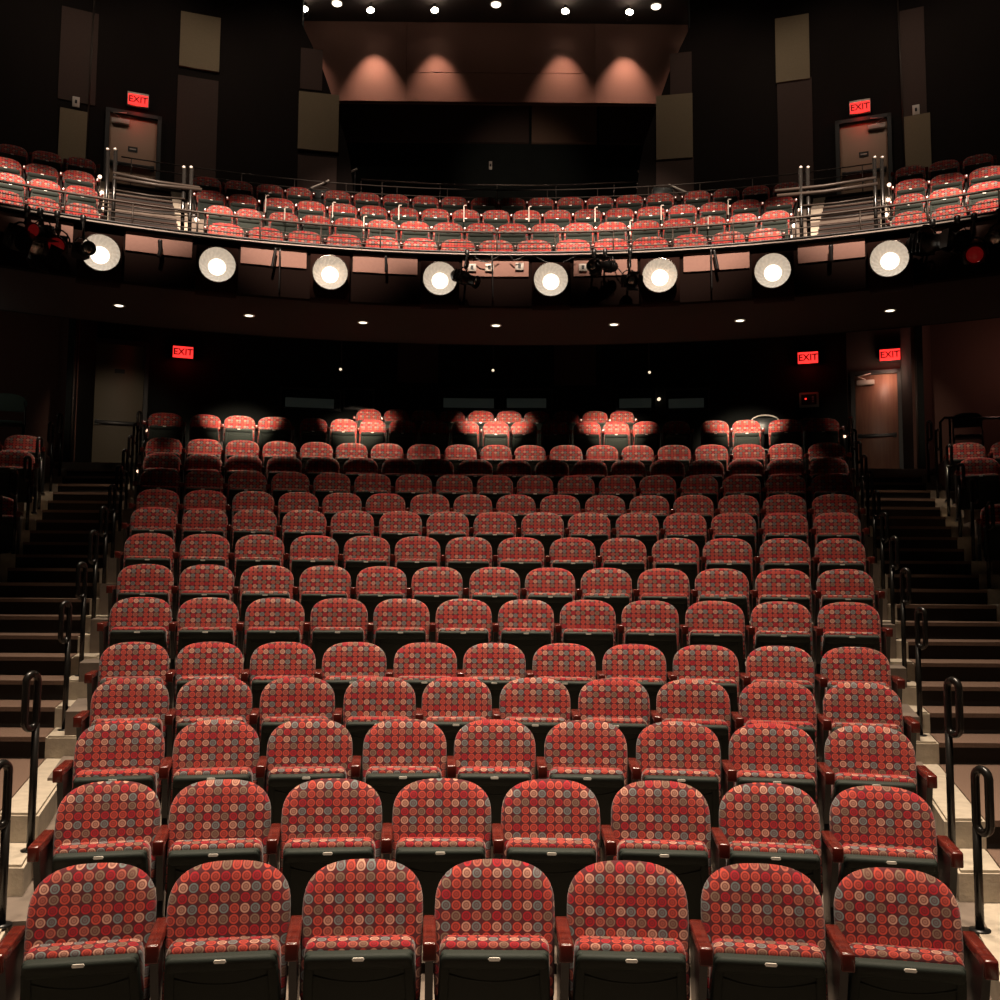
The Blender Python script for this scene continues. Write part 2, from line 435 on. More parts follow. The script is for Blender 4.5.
b.arcbox(RL + 2.3, RL + 2.36, ZSOF - .06, ZSOF + 1.10, -AM, AM, BY)
struct('ceiling_rear', b, M_BLACK)
# the dark lower band and core of the balcony front
b = MB(); b.arcbox(RL, RL + .12, ZSOF - .06, ZLEDGE - .06, -AM, AM, BY)
struct('wall_balcony', b, mat('fascia_paint', (.010, .0055, .0045), .9, spec=.03))
b = MB(); b.arcbox(RL - .05, RL + .16, ZLEDGE - .03, ZLEDGE, -AM, AM, BY)
struct('trim_3', b, mat('ledge_metal', (.26, .22, .19), .5, .2))
b = MB(); b.arcbox(RL - .055, RL - .02, ZLEDGE - .075, ZLEDGE - .052, -AM, AM, BY)
struct('trim_4', b, M_BLACK)
# pink panels between the lamp boxes
LAMPS = [(100, 251), (217, 263), (330, 271), (440, 277), (551, 278), (660, 274), (773, 269), (890, 257)]
LRF = RL - .30
lang = [angX(x, y, LRF) for x, y in LAMPS]
hw = 0.0230*14/RL*1.0
edges = [-0.80] + lang + [0.80]
for i in range(9):
    a0 = edges[i] + (hw if i > 0 else 0); a1 = edges[i+1] - (hw if i < 8 else 0)
    b = MB(); b.arcbox(RL - .025, RL - .003, ZPINK, ZLEDGE - .08, a0, a1, BY)
    m = (a0 + a1)/2
    # seams between the boards of one panel
    o = b.obj('plaster_panel', M_PINK)
    pos = ['at the far end beyond the olive-door stairs'] + ['between the %s and %s round lamps' % (ORD[k], ORD[k+1]) for k in range(1, 8)] + ['at the far end beyond the wood-door stairs']
    tag(o, 'pink plaster panel on the balcony front ' + pos[i] + ('' if i in (0, 8) else ' from left'), 'wall panel', 'pink panels on the balcony front')
# ------------------------------------------------------------ round lamps
def make_lamp():
    t = thing('round_floodlight', '', 'lamp')
    bx = MB(); bx.box(-.30, .30, -.02, .26, -.36, .33, .004, 1); bx.obj('mounting_box', M_LAMPBOX, t)
    h = MB(); h.lathe([(.14, -.02), (.21, -.10), (.262, -.16), (.268, -.19), (.262, -.20)], 32, caps=False); h.obj('housing', M_CHROME, t)
    # faceted reflector dish, seen from the front
    r = MB(); n = 40; vs_ = []; F = []
    prof = [(.262, -.195), (.215, -.14), (.16, -.09), (.105, -.06)]
    for j, (rr, y) in enumerate(prof):
        for k in range(n):
            a = 2*PI*k/n; q = rr*(1 + (.016 if (k + j) % 2 else -.016))
            vs_.append((q*math.cos(a), y, q*math.sin(a)))
    for j in range(3):
        for k in range(n):
            F.append((j*n+k, j*n+(k+1) % n, (j+1)*n+(k+1) % n, (j+1)*n+k))
    r.add(vs_, F); r.obj('reflector', M_LENS, t)
    l = MB(); l.lathe([(.128, -.065), (.122, -.09), (.09, -.115), (.04, -.13), (.004, -.133)], 28); l.obj('bulb', M_HOT, t)
    rg = MB(); rg.tube([(.266*math.cos(2*PI*k/36), -.198, .266*math.sin(2*PI*k/36)) for k in range(36)], .007, 6, True); rg.obj('rim', M_CHROME, t)
    return t
lamp0 = make_lamp()
for i, (px, py) in enumerate(LAMPS):
    o = lamp0 if i == 0 else copy_tree(lamp0)
    p = onarc(px, py, LRF + .12, BY)
    q = Vector((p.x, p.y, p.z - .075)); o.scale = (.9, .9, .9)
    o.location = q; o.rotation_euler = (0, 0, -math.atan2(p.x, p.y - BY))
    relabel(o, 'lit round floodlight on the balcony front, %s of eight counted from the left' % ORD[i+1])
    o['group'] = 'round floodlights along the balcony front'
# ------------------------------------------------------------ the theatre seat
def make_seat():
    t = thing('theater_seat', '', 'seat')
    def bend(v):
        return Vector((v.x, v.y - (0.86 - v.z)*0.25 - 0.22*v.x*v.x, v.z))
    def outline(w, zt, zb, g=0.0):
        pts = []
        zc = zt - 0.175
        n = 22
        for i in range(n+1):
            a = PI*i/n
            c, s_ = math.cos(a), math.sin(a)
            e = 2/2.7
            pts.append((w*math.copysign(abs(c)**e, c), zc + (zt - zc)*abs(s_)**e))
        pts += [(-w*1.0, zc - .08), (-w*.98, zb + .03), (-w*.93, zb), (w*.93, zb), (w*.98, zb + .03), (w*1.0, zc - .08)]
        return pts
    def pad(levels, w, zt, zb):
        mb = MB(); base = outline(w, zt, zb); n = len(base); cz = (zt + zb)/2
        vs_ = []; F = []
        for ins, y in levels:
            sx = 1 - ins/w; sz = 1 - ins/((zt - zb)/2)
            for x, z in base: vs_.append(bend(Vector((x*sx, y, cz + (z - cz)*sz))))
        for j in range(len(levels)-1):
            for k in range(n): F.append((j*n+k, j*n+(k+1) % n, (j+1)*n+(k+1) % n, (j+1)*n+k))
        mb.add(vs_, F, True)
        J = len(levels)-1
        mb.bm.verts.ensure_lookup_table()
        def cap(j):
            f = mb.bm.faces.new([mb.bm.verts[j*n+k] for k in range(n)]); f.smooth = True
        cap(0); cap(J)
        return mb
    uvb = lambda c: (c.x, c.z*1.12)
    pad([(.02, .012), (.004, .004), (0, -.012), (.001, -.03), (.008, -.046), (.022, -.057), (.05, -.063), (.10, -.066)], .252, .86, .36).obj('backrest', M_FAB, t, uvb)
    pad([(.05, .035), (.015, .034), (.004, .026), (.0, .012)], .249, .853, .24).obj('back_shell', M_SHELL, t)
    # cushion of the tipped-up seat
    def cs(co):
        k = (0.60 - co.z)
        return Vector((co.x*(1 + k*.18), co.y + k*.30, co.z - 1.3*co.x*co.x*.35))
    mb = MB(); mb.box(-.222, .222, -.262, -.138, .26, .632, .034, 3, taper=cs)
    mb.obj('seat_cushion', M_FAB, t, lambda c: (c.x, (c.y + c.z)*1.0))
    def ps(co):
        k = (0.595 - co.z)
        return Vector((co.x*(1 + k*.28), co.y + k*.38, co.z + .010 - .20*co.x*co.x))
    mb = MB(); mb.box(-.215, .215, -.302, -.252, .15, .590, .018, 3, taper=ps)
    mb.box(-.212, .212, -.322, -.262, .52, .588, .026, 4, taper=ps)
    # raised edges framing the sunken panel below the lip
    mb.box(-.213, -.175, -.308, -.294, .17, .545, .006, 2, taper=ps)
    mb.box(.175, .213, -.308, -.294, .17, .545, .006, 2, taper=ps)
    arc = []
    for i in range(13):
        x = -.178 + .356*i/12
        arc.append(ps(Vector((x, -.303, .500 - .038*(1 - (x/.178)**2)))))
    mb.tube(arc, .0045, 6)
    pan = mb.obj('seat_pan', M_PLASTIC, t)
    pl = MB()
    pr = [(-.024, 0), (-.020, .006), (.020, .006), (.024, 0), (.020, -.006), (-.020, -.006)]
    pl.add([(x, -.3265, .578 + z) for x, z in pr] + [(x, -.3205, .578 + z) for x, z in pr] , [tuple(range(6)), tuple(range(11, 5, -1))] + [(i, (i+1) % 6, (i+1) % 6 + 6, i+6) for i in range(6)])
    pl.obj('number_plate', M_PLATE, pan)
    def side(x):
        a = MB()
        a.box(x - .027, x + .027, -.385, -.07, .618, .656, .008, 3)
        a.box(x - .026, x + .026, -.390, -.362, .588, .654, .007, 3)
        ar = a.obj('armrest', M_MAHOG, t)
        s_ = MB()
        pf = [(-.33, .62), (-.06, .62), (-.05, .63), (-.02, .63), (-.03, .45), (-.10, 0.02), (-.28, 0.02), (-.24, .35)]
        vs_ = [(x - .016, y, z) for y, z in pf] + [(x + .016, y, z) for y, z in pf]; n = len(pf)
        s_.add(vs_, [tuple(range(n)), tuple(range(2*n-1, n-1, -1))] + [(i, (i+1) % n, (i+1) % n + n, i+n) for i in range(n)])
        s_.box(x - .03, x + .03, -.32, -.04, 0, .025, .004, 1)
        st = s_.obj('side_support', M_STEEL, t)
        return ar, st
    side(.28)
    l = side(-.28)
    return t, l
seat0, seat_left = make_seat()
seat0_children = [c for c in seat0.children]
first_used = [False]
def place_seat(x, y, z, rz, sx, left, label, group):
    r = bpy.data.objects.new('theater_seat', None); C.objects.link(r); r.empty_display_size = .1
    r.location = (x, y, z); r.rotation_euler = (0, 0, rz); r.scale = (sx, 1, 1)
    tag(r, label, 'seat', group)
    for ch in seat0_children:
        if ch in seat_left and not left: continue
        c = ch.copy(); C.objects.link(c); c.parent = r
        for g in ch.children:
            d = g.copy(); C.objects.link(d); d.parent = c
    return r
def place_row(D, floor, cs, cy, fy, ztop, lab, group, gaps=()):
    """cs: picture columns of the seat centres; cy: curve centre; fy: point faced"""
    R = D - cy; pos = []
    ytop = None
    for px in cs:
        py = 500
        for it in range(4):
            p = onarc(px, py, R, cy)
            # adjust picture row so that the point lands on the row's own height
            d = p - Vector((0, 0, CAMZ)); loc = CR.transposed() @ Vector((p.x, p.y, ztop - CAMZ))
            py = 500 - 1000*loc.y/(-loc.z)
        pos.append((p.x, p.y))
    n = len(pos)
    for i, (x, y) in enumerate(pos):
        ds = []
        if i > 0 and i not in gaps: ds.append(math.dist(pos[i-1], pos[i]))
        if i < n-1 and (i+1) not in gaps: ds.append(math.dist(pos[i+1], pos[i]))
        w = sum(ds)/len(ds) if ds else .56
        if ds and max(ds) > 1.14*min(ds): w = min(ds)
        w = min(w, .64)
        place_seat(x, y, floor, -math.atan2(x, y - fy), w/.56, (i == 0 or i in gaps), lab(i, n), group)
def ends(i, n, tail):
    """count from the nearer end of the row"""
    if i == 0: return 'aisle seat by the olive-door stairs, ' + tail
    if i == n-1: return 'aisle seat by the wood-door stairs, ' + tail
    if i < n/2: return '%s seat from the olive-door stairs, %s' % (ORD[i+1], tail)
    return '%s seat from the wood-door stairs, %s' % (ORD[n-i], tail)
for k, (D, y, cs) in enumerate(ROWS):
    if k == 14: tail = 'dim rearmost stalls row under the balcony'
    elif k == 13: tail = 'second-to-last stalls row behind the cross aisle'
    elif k == 0: tail = 'front stalls row'
    else: tail = '%s stalls row from the stage' % ORD[k+1]
    cs = [495 + (q - 495)*min(1.0, .985 + .0035*k) for q in cs]
    place_row(D, FL[k], cs, RCY, RTY, FL[k] + SEAT_TOP, (lambda i, n: 'red ring-patterned ' + ends(i, n, tail)) if k < 14 else (lambda i, n: 'red seat in the dim short rearmost stalls row, %s of ten counted from the left' % ORD[i+1]), 'stalls seats with red ring fabric')
SID = [(12.35, 490), (13.3, 458), (14.25, 443)]
for k, (D, y) in enumerate(SID):
    rel = ['lowest', 'middle', 'topmost'][k]
    for s, pxs in ((-1, [-3, -46] if k == 0 else ([15, -28] if k == 1 else [24, -19])), (1, [1001, 1042] if k == 0 else ([978, 1021] if k == 1 else [966, 1009]))):
        pxx = pxs[0]
        py = y
        fl = P(pxx, py, D).z - SEAT_TOP
        where = 'beyond the olive-door stairs' if s < 0 else 'beyond the wood-door stairs'
        pos = [P(q, py, D + (0 if i == 0 else -.2)) for i, q in enumerate(pxs)]
        for i, p in enumerate(pos):
            place_seat(p.x, p.y, {0: 2.20, 1: 2.90, 2: 3.24}[k], -math.atan2(p.x, p.y + 3.7)*1.0, 1.0, i == 0 and s > 0 or i == 1 and s < 0,
                       'red side-block seat %s, %s visible row, %s' % (where, rel, 'next to the stairs' if i == 0 else 'second from the stairs'), 'side block seats')
for k, (D, y, mid, lf, rt) in enumerate(BR):
    rown = ['front', 'second', 'third', 'rearmost'][k]
    zt = BFL[k] + SEAT_TOP
    place_row(D, BFL[k], mid, BY, BY, zt, lambda i, n: 'red balcony seat, centre block, %s row, %s from the left' % (rown, ORD[i+1]), 'balcony seats', gaps=(4, 16) if k == 3 else ())
    place_row(D, BFL[k], lf, BY, BY, zt, lambda i, n: 'red balcony seat, block left of the left steps, %s row, %s from the steps' % (rown, ['third', 'second', 'first'][i]), 'balcony seats')
    place_row(D, BFL[k], rt, BY, BY, zt, lambda i, n: 'red balcony seat, block right of the right steps, %s row, %s from the steps' % (rown, ORD[i+1]), 'balcony seats')
def wipe(o):
    for c in list(o.children): wipe(c)
    bpy.data.objects.remove(o)
wipe(seat0)
# ------------------------------------------------------------ aisle handrails
def loop_rail(x, y, z, h, label, group):
    t = thing('loop_handrail', label, 'handrail', (x, y, z), .34 if x > 0 else -.34, group)
    p = MB(); p.tube([(0, 0, 0), (0, 0, h - .30)], .021, 10); p.obj('post', M_RAIL, t)
    l = MB(); pts = []
    r = .042
    for i in range(13):
        a = PI*i/12
        pts.append((0, -r + r*math.cos(a), h - r + r*math.sin(a) - .021))
    for i in range(13):
        a = PI + PI*i/12
        pts.append((0, -r + r*math.cos(a), h - .32 + r*math.sin(a) + .04))
    l.tube(pts, .021, 10, True); l.obj('loop', M_RAIL, t)
    f = MB(); f.tube([(0, 0, 0), (0, 0, .012)], .05, 14); f.obj('base_flange', M_STEEL, t)
INR = [(5.0, .80), (5.72, 1.0), (8.0, 1.02), (9.0, 1.02), (9.9, 1.02), (10.85, 1.0), (11.8, 1.0), (12.7, 1.0), (13.6, 1.0), (14.55, 1.0), (15.5, 1.0), (16.3, 1.0)]
for s in (-1, 1):
    nm = 'olive-door' if s < 0 else 'wood-door'
    for i, (D, h) in enumerate(INR):
        z = max(tt for tt in [tread_z(q) for (q, d0, d1) in TR if d0 <= D])
        loop_rail(s*((2.37, 2.57)[i] if i < 2 else Xin(D) - .10), D, z, h, 'black loop handrail on the seat side of the %s stairs, %s from the bottom' % (nm, ORD[i+1]), 'loop handrails along the stairs')
OUT = [(10.4, 1.0), (11.3, 1.0), (12.2, 1.05), (13.1, 1.0), (14.0, 1.05), (15.0, 1.1), (15.9, 1.05)]
for s in (-1, 1):
    nm = 'olive-door' if s < 0 else 'wood-door'
    for i, (D, h) in enumerate(OUT):
        z = max(tt for tt in [tread_z(q) for (q, d0, d1) in TR if d0 <= D])
        loop_rail(s*(Xin(D) + 1.14), D, z, h, 'black loop handrail on the wall side of the %s stairs, %s from the bottom' % (nm, ORD[i+1]), 'loop handrails along the stairs')
# aisle marker lamps beside the back rows
for s in (-1, 1):
    nm = 'olive-door' if s < 0 else 'wood-door'
    for i, (D, dz) in enumerate([(17.6, .62), (16.9, .50), (16.1, .30), (15.4, .42)]):
        b = MB(); x = s*(Xin(D) - .14); z = ([FL[13], FL[13], FL[12], FL[12]][i]) + dz
        t = thing('aisle_marker_lamp', 'tiny glowing aisle marker lamp by the %s stairs, %s from the door' % (nm, ORD[i+1]), 'lamp', (x, D, z - dz), 0, 'aisle marker lamps')
        q = MB(); q.tube([(0, 0, 0), (0, 0, dz)], .012, 6); q.obj('stem', M_STEEL, t)
        q = MB(); q.lathe([(.006, -.02), (.022, -.016), (.024, 0), (.010, .015)], 10, Matrix.Translation((0, 0, dz))); q.obj('bulb', M_STEPLT, t)
# ------------------------------------------------------------ doors, signs
def text(s, size, m, parent, loc, rot=(PI/2, 0, 0)):
    cu = bpy.data.curves.new('lettering', 'FONT'); cu.body = s; cu.size = size; cu.extrude = .002; cu.offset = .004
    cu.align_x = 'CENTER'; cu.align_y = 'CENTER'; cu.materials.append(m)
    f = bpy.data.objects.new('lettering_curve', cu); C.objects.link(f)
    bpy.context.view_layer.update()
    me = bpy.data.meshes.new_from_object(f.evaluated_get(bpy.context.evaluated_depsgraph_get()))
    bpy.data.objects.remove(f)
    o = bpy.data.objects.new('lettering', me); C.objects.link(o); o.parent = parent; o.location = loc; o.rotation_euler = rot
    return o
def exit_sign(p, rz, label, w=.42, housing_top=False):
    t = thing('exit_sign', label, 'exit sign', p, rz, 'lit red exit signs')
    h = MB(); h.box(-w/2, w/2, -.05, .02, -.13, .15, .006, 1); h.obj('housing', M_WHITE if housing_top else M_FRAME, t)
    f = MB(); f.box(-w/2 + .015, w/2 - .015, -.056, -.051, -.115, .105); f.obj('lit_face', M_SIGN, t)
    text('EXIT', .175, M_SIGNTX, t, (0, -.058, -.005))
    l = bpy.data.lights.new('exit_glow', 'POINT'); l.energy = 2.4; l.color = (1, .03, .02); l.shadow_soft_size = .08
    o = bpy.data.objects.new('exit_glow', l); C.objects.link(o); o.parent = t; o.location = (0, -.16, -.12)
def door(name, px0, px1, ytop, R, m, swing, z0, wide=None, bar=True, closer=True, tall=2.13):
    """door leaf on the curved wall between two picture columns"""
    a = onarc(px0, ytop, R, BY); c = onarc(px1, ytop, R, BY)
    mid = (a + c)/2; w = math.hypot(c.x - a.x, c.y - a.y)
    rz = math.atan2(c.y - a.y, c.x - a.x)
    t = thing(name, None, None, (mid.x, mid.y, z0), rz); t['kind'] = 'structure'
    zt = (a.z + c.z)/2 - z0
    l = MB(); l.box(-w/2, w/2, -.03, .02, .01, zt, .003, 1); l.obj('door_leaf', m, t)
    f = MB()
    f.box(-w/2 - .08, -w/2 - .005, -.09, .06, 0, zt + .08); f.box(w/2 + .005, w/2 + .08, -.09, .06, 0, zt + .08)
    f.box(-w/2 - .08, w/2 + .08, -.09, .06, zt + .005, zt + .08); f.obj('door_frame', M_FRAME, t)
    if bar:
        p = MB(); p.box(-w/2 + .03, w/2 - .03, -.10, -.055, .96, 1.03, .01, 2)
        p.box(-w/2 + .03, -w/2 + .10, -.09, -.03, .95, 1.04); p.box(w/2 - .10, w/2 - .03, -.09, -.03, .95, 1.04)
        p.obj('push_bar', M_STEEL, t)
    if closer:
        q = MB(); s = swing
        q.box(min(s*(w/2 - .36), s*(w/2 - .03)), max(s*(w/2 - .36), s*(w/2 - .03)), -.09, -.03, zt - .20, zt - .10, .01, 2)
        q.tube([(s*(w/2 - .2), -.07, zt - .09), (s*(w/2 - .05), -.16, zt - .04), (s*(w/2 - .3), -.10, zt + .02)], .010, 6)
        q.obj('door_closer', M_WHITE, t)
    return t, w, zt
RU = 19.2      # upper back wall radius
t, w, zt = door('door_1', 110, 157.5, 117.5, RU - .03, M_DOOR, -1, ZW, bar=True)
pz = MB(); pz.box(-.09, .09, -.04, -.031, zt - .72, zt - .62); pz.obj('door_sign', M_FRAME, t)
pz = MB(); pz.box(-.06, .06, -.043, -.041, zt - .682, zt - .658); pz.obj('sign_strip', M_WHITE, t)
t, w, zt = door('door_2', 839.5, 887, 122.5, RU - .03, M_DOOR, 1, ZW, bar=True)
pz = MB(); pz.box(-.09, .09, -.04, -.031, zt - .72, zt - .62); pz.obj('door_sign', M_FRAME, t)
pz = MB(); pz.box(-.06, .06, -.043, -.041, zt - .682, zt - .658); pz.obj('sign_strip', M_WHITE, t)
t, w, zt = door('door_3', 96, 145, 345, RW - .02, M_DOOROL, 1, ZL, closer=False)
pz = MB(); pz.box(-.09, .09, -.04, -.031, zt - .55, zt - .47); pz.obj('door_sign', M_FRAME, t)
t, w, zt = door('door_4', 855, 897, 375, RW + .87, M_DOORWD, -1, ZL)
def arc_rz(p): return -math.atan2(p.x, p.y - BY)
for (px, py, R, lab, ht) in [
    (138, 101, RU - .12, 'red lit EXIT sign above the left tan balcony door', True),
    (860, 108, RU - .12, 'red lit EXIT sign above the right tan balcony door', True),
    (183, 352.5, RW - .08, 'red lit EXIT sign on the black wall beside the olive door', False),
    (808, 358, RW - .08, 'red lit EXIT sign on the black wall above the control panel', False),
    (890, 355, RW + .80, 'red lit EXIT sign in the transom over the wood door', False)]:
    p = onarc(px, py, R, BY); exit_sign(p, arc_rz(p), lab, .40, ht)
# control panel
p = onarc(809, 400, RW - .04, BY)
t = thing('control_panel', 'small grey-framed wall control panel with a red indicator light', 'control panel', p, arc_rz(p))
q = MB(); q.box(-.18, .18, -.05, .03, -.14, .14, .008, 1); q.obj('case', mat('panel_grey', (.45, .47, .42), .5), t)
q = MB(); q.box(-.14, .14, -.056, -.051, -.10, .10); q.obj('face', M_FRAME, t)
q = MB(); q.box(-.075, -.045, -.062, -.057, .0, .03); q.obj('indicator', M_LED, t)
q = MB()
for j in range(3): q.box(.055, .095, -.062, -.057, -.06 + j*.045, -.03 + j*.045)
q.obj('buttons', M_WHITE, t)
# booth windows
WB = [(282, 340), (345, 373), (440, 500), (504, 551), (617, 655), (666, 708)]
for i, (a, c) in enumerate(WB):
    pa = onarc(a, 390, RW - .015, BY); pc = onarc(c, 390, RW - .015, BY); pb = onarc(a, 409, RW - .015, BY)
    mid = (pa + pc)/2; w = math.dist(pa[:2], pc[:2]); h = (pa.z - pb.z)
    t = thing('window_%d' % (i+1), None, None, (mid.x, mid.y, mid.z - h/2), math.atan2(pc.y - pa.y, pc.x - pa.x)); t['kind'] = 'structure'
    q = MB()
    q.box(-w/2 - .03, -w/2, -.04, .01, -h/2 - .03, h/2 + .03); q.box(w/2, w/2 + .03, -.04, .01, -h/2 - .03, h/2 + .03)
    q.box(-w/2, w/2, -.04, .01, h/2, h/2 + .03); q.box(-w/2, w/2, -.04, .01, -h/2 - .03, -h/2); q.obj('window_frame', M_FRAME, t)
    q = MB(); q.box(-w/2, w/2, -.012, -.004, -h/2, h/2); q.obj('pane', M_GLASS, t)
    if i in (0, 2, 3, 4, 5):
        q = MB(); q.box(-w*.44, w*.40, -.02, -.013, -h*.45, h*.05, .003, 1); q.obj('pane_glow_slab', M_PANEGLOW, t)  # added glowing slab that gives the pane its dim greenish tone
for (px, py, lab) in [(341, 370, 'tiny lit pin spotlight under the balcony, left of three'), (493, 371, 'tiny lit pin spotlight under the balcony, middle of three'),
                      (649, 373, 'tiny lit pin spotlight under the balcony, right of three')]:
    p = onarc(px, py, RW - 2.0, BY)
    t = thing('pin_spotlight', lab, 'lamp', p, 0, 'pin spotlights under the balcony')
    q = MB(); q.lathe([(.012, -.06), (.028, -.055), (.03, .0), (.02, .05)], 12); q.obj('lamp_body', M_FIXT, t)
    q = MB(); q.lathe([(.006, -.074), (.022, -.062), (.024, -.058)], 12); q.obj('bulb', M_PIN, t)
    q = MB(); q.tube([(0, 0, 0), (0, 0, ZSOF + 1.08 - p.z)], .008, 6); q.obj('stem', M_STEEL, t)
p = onarc(659, 399, RW - .1, BY)
q = MB(); q.lathe([(.01, -.03), (.03, -.02), (.03, .05)], 12, Matrix.Translation(p)); tag(q.obj('booth_lamp', M_PIN), 'tiny bright lamp at the booth window gap', 'lamp')
# dim square panels on the lower back wall
def wall_panel(x0, y0, x1, y1, R, m, label, thick=.02, group='fabric wall panels'):
    pa = onarc(x0, y0, R, BY); pc = onarc(x1, y1, R, BY)
    a0 = math.atan2(pa.x, pa.y - BY); a1 = math.atan2(pc.x, pc.y - BY)
    q = MB(); q.arcbox(R - thick, R, min(pa.z, pc.z), max(pa.z, pc.z), a0, a1, BY, 3)
    return tag(q.obj('acoustic_panel', m), label, 'wall panel', group)
wall_panel(398, 343, 438, 383, RW - .005, M_BROWNP, 'dim square brown panel on the lower back wall, left of the middle')
wall_panel(554, 345, 596, 385, RW - .005, M_BROWNP, 'dim square brown panel on the lower back wall, right of the middle')
# soffit downlights
DL = [(119, 305), (249, 315), (363, 322), (496, 325), (614, 324), (740, 320), (890, 310)]
for i, (px, py) in enumerate(DL):
    # intersection of the sight line with the soffit
    d = CR @ Vector(((px - 500)/1000, (500 - py)/1000, -1)); s_ = (ZSOF - .06 - CAMZ)/d.z
    p = Vector((d.x*s_, d.y*s_, ZSOF - .061))
    t = thing('recessed_downlight', 'small lit recessed downlight under the balcony, %s of seven from the left' % ORD[i+1], 'lamp', p, 0, 'downlights under the balcony')
    rx = Matrix.Rotation(-PI/2, 4, 'X')
    q = MB(); q.lathe([(.085, .0), (.085, .012), (.065, .014), (.062, .0)], 20, Matrix.Rotation(PI/2, 4, 'X') @ Matrix.Scale(-1, 4, (0, 1, 0)), False); q.obj('trim_ring', M_WHITE, t)
    q = MB(); q.lathe([(.060, -.004), (.060, -.008), (.04, -.013), (.01, -.015)], 18, Matrix.Rotation(PI/2, 4, 'X')); q.obj('bulb', M_DOWN, t)
    rr = math.atan2(p.x, p.y - BY)
    if i in (1, 2, 3, 4, 5):
        spot(p + Vector((0, 0, -.09)), (p.x + math.sin(rr)*2.6, p.y + 2.55, FL[13] + .98), 2000, 28, .9, .05, (1.0, .78, .58), 'soffit_lamp')
        spot(p + Vector((0, 0, -.09)), (p.x*1.02, p.y + .25, FL[12]), 420, 66, .9, .05, (1.0, .78, .58), 'soffit_lamp')
    else:
        spot(p + Vector((0, 0, -.09)), (p.x + math.sin(rr)*3.6, p.y + 3.9, 4.6), 90, 40, .6, .05, (1.0, .78, .58), 'soffit_lamp')
        spot(p + Vector((0, 0, -.09)), (p.x*1.08, p.y - .4, 3.0), 160, 70, .6, .05, (1.0, .78, .58), 'soffit_lamp')
# door recess light
l = bpy.data.lights.new('recess_light', 'POINT'); l.energy = 9; l.color = (1, .62, .45); l.shadow_soft_size = .1
o = bpy.data.objects.new('recess_light', l); C.objects.link(o); p = onarc(889, 374, RW + .55, BY); o.location = (p.x, p.y, p.z)
l = bpy.data.lights.new('side_fill_light', 'POINT'); l.energy = 9; l.color = (1, .55, .42); l.shadow_soft_size = .1  # fill point without a fixture, added to brighten the outer wall
o = bpy.data.objects.new('side_fill_light', l); C.objects.link(o); o.location = (8.6, 15.9, 5.9)
l = bpy.data.lights.new('side_fill_light', 'POINT'); l.energy = 5; l.color = (1, .85, .7); l.shadow_soft_size = .1  # dim fill point added so the green chair shows
o = bpy.data.objects.new('side_fill_light', l); C.objects.link(o); o.location = (-8.2, 14.6, 5.7)
# ------------------------------------------------------------ upper back wall
ZC = 14.9
def outer_limit(): return 1.0
left_curve = [(302, 24), (312, 45), (323, 70), (332, 96), (339, 120), (346, 140), (350, 160), (353, 186), (355, 230)]
def fin(mb, curve, sgn, R, thick):
    """wall from the curved arch edge out to the side"""
    cols = 14; vs_ = []; F = []
    rows = []
    for (px, py) in curve:
        p = onarc(px, py, R, BY); rows.append((math.atan2(p.x, p.y - BY), p.z))
    rows = [(rows[0][0] - sgn*.0, ZC)] + rows
    for (a, z) in rows:
        for j in range(cols):
            aa = a + (sgn*AM - a)*j/(cols-1)
            vs_.append((R*math.sin(aa), BY + R*math.cos(aa), z))
    n = len(rows)
    for i in range(n-1):
        for j in range(cols-1):
            F.append((i*cols+j, i*cols+j+1, (i+1)*cols+j+1, (i+1)*cols+j))
    mb.add(vs_, F)
    # return of the arch edge
    vs2 = []; F2 = []
    for (a, z) in rows:
        vs2.append((R*math.sin(a), BY + R*math.cos(a), z)); vs2.append(((R+thick)*math.sin(a) - sgn*.0, BY + (R+thick)*math.cos(a), z))
    for i in range(n-1): F2.append((2*i, 2*i+1, 2*i+3, 2*i+2))
    return vs2, F2
for s, nm in ((-1, 'left'), (1, 'right')):
    cv = left_curve if s < 0 else [(990 - x + (2 if y < 100 else 0), y + 3) for x, y in left_curve]
    mb = MB(); v2, f2 = fin(mb, cv, s, RU, 1.2)
    struct('wall_' + nm, mb, mat('plum_black_paint_' + nm, (0.012, 0.009, 0.008), .9, spec=.1))
    q = MB()
    # the return leans towards the stage axis, so the arch has a visible black edge
    for i in range(len(v2)//2):
        x, y, z = v2[2*i+1]; v2[2*i+1] = (x*0.985 - s*(-.0), y, z)
    q.add(v2, f2); struct('wall_arch_' + nm, q, M_BLACK)
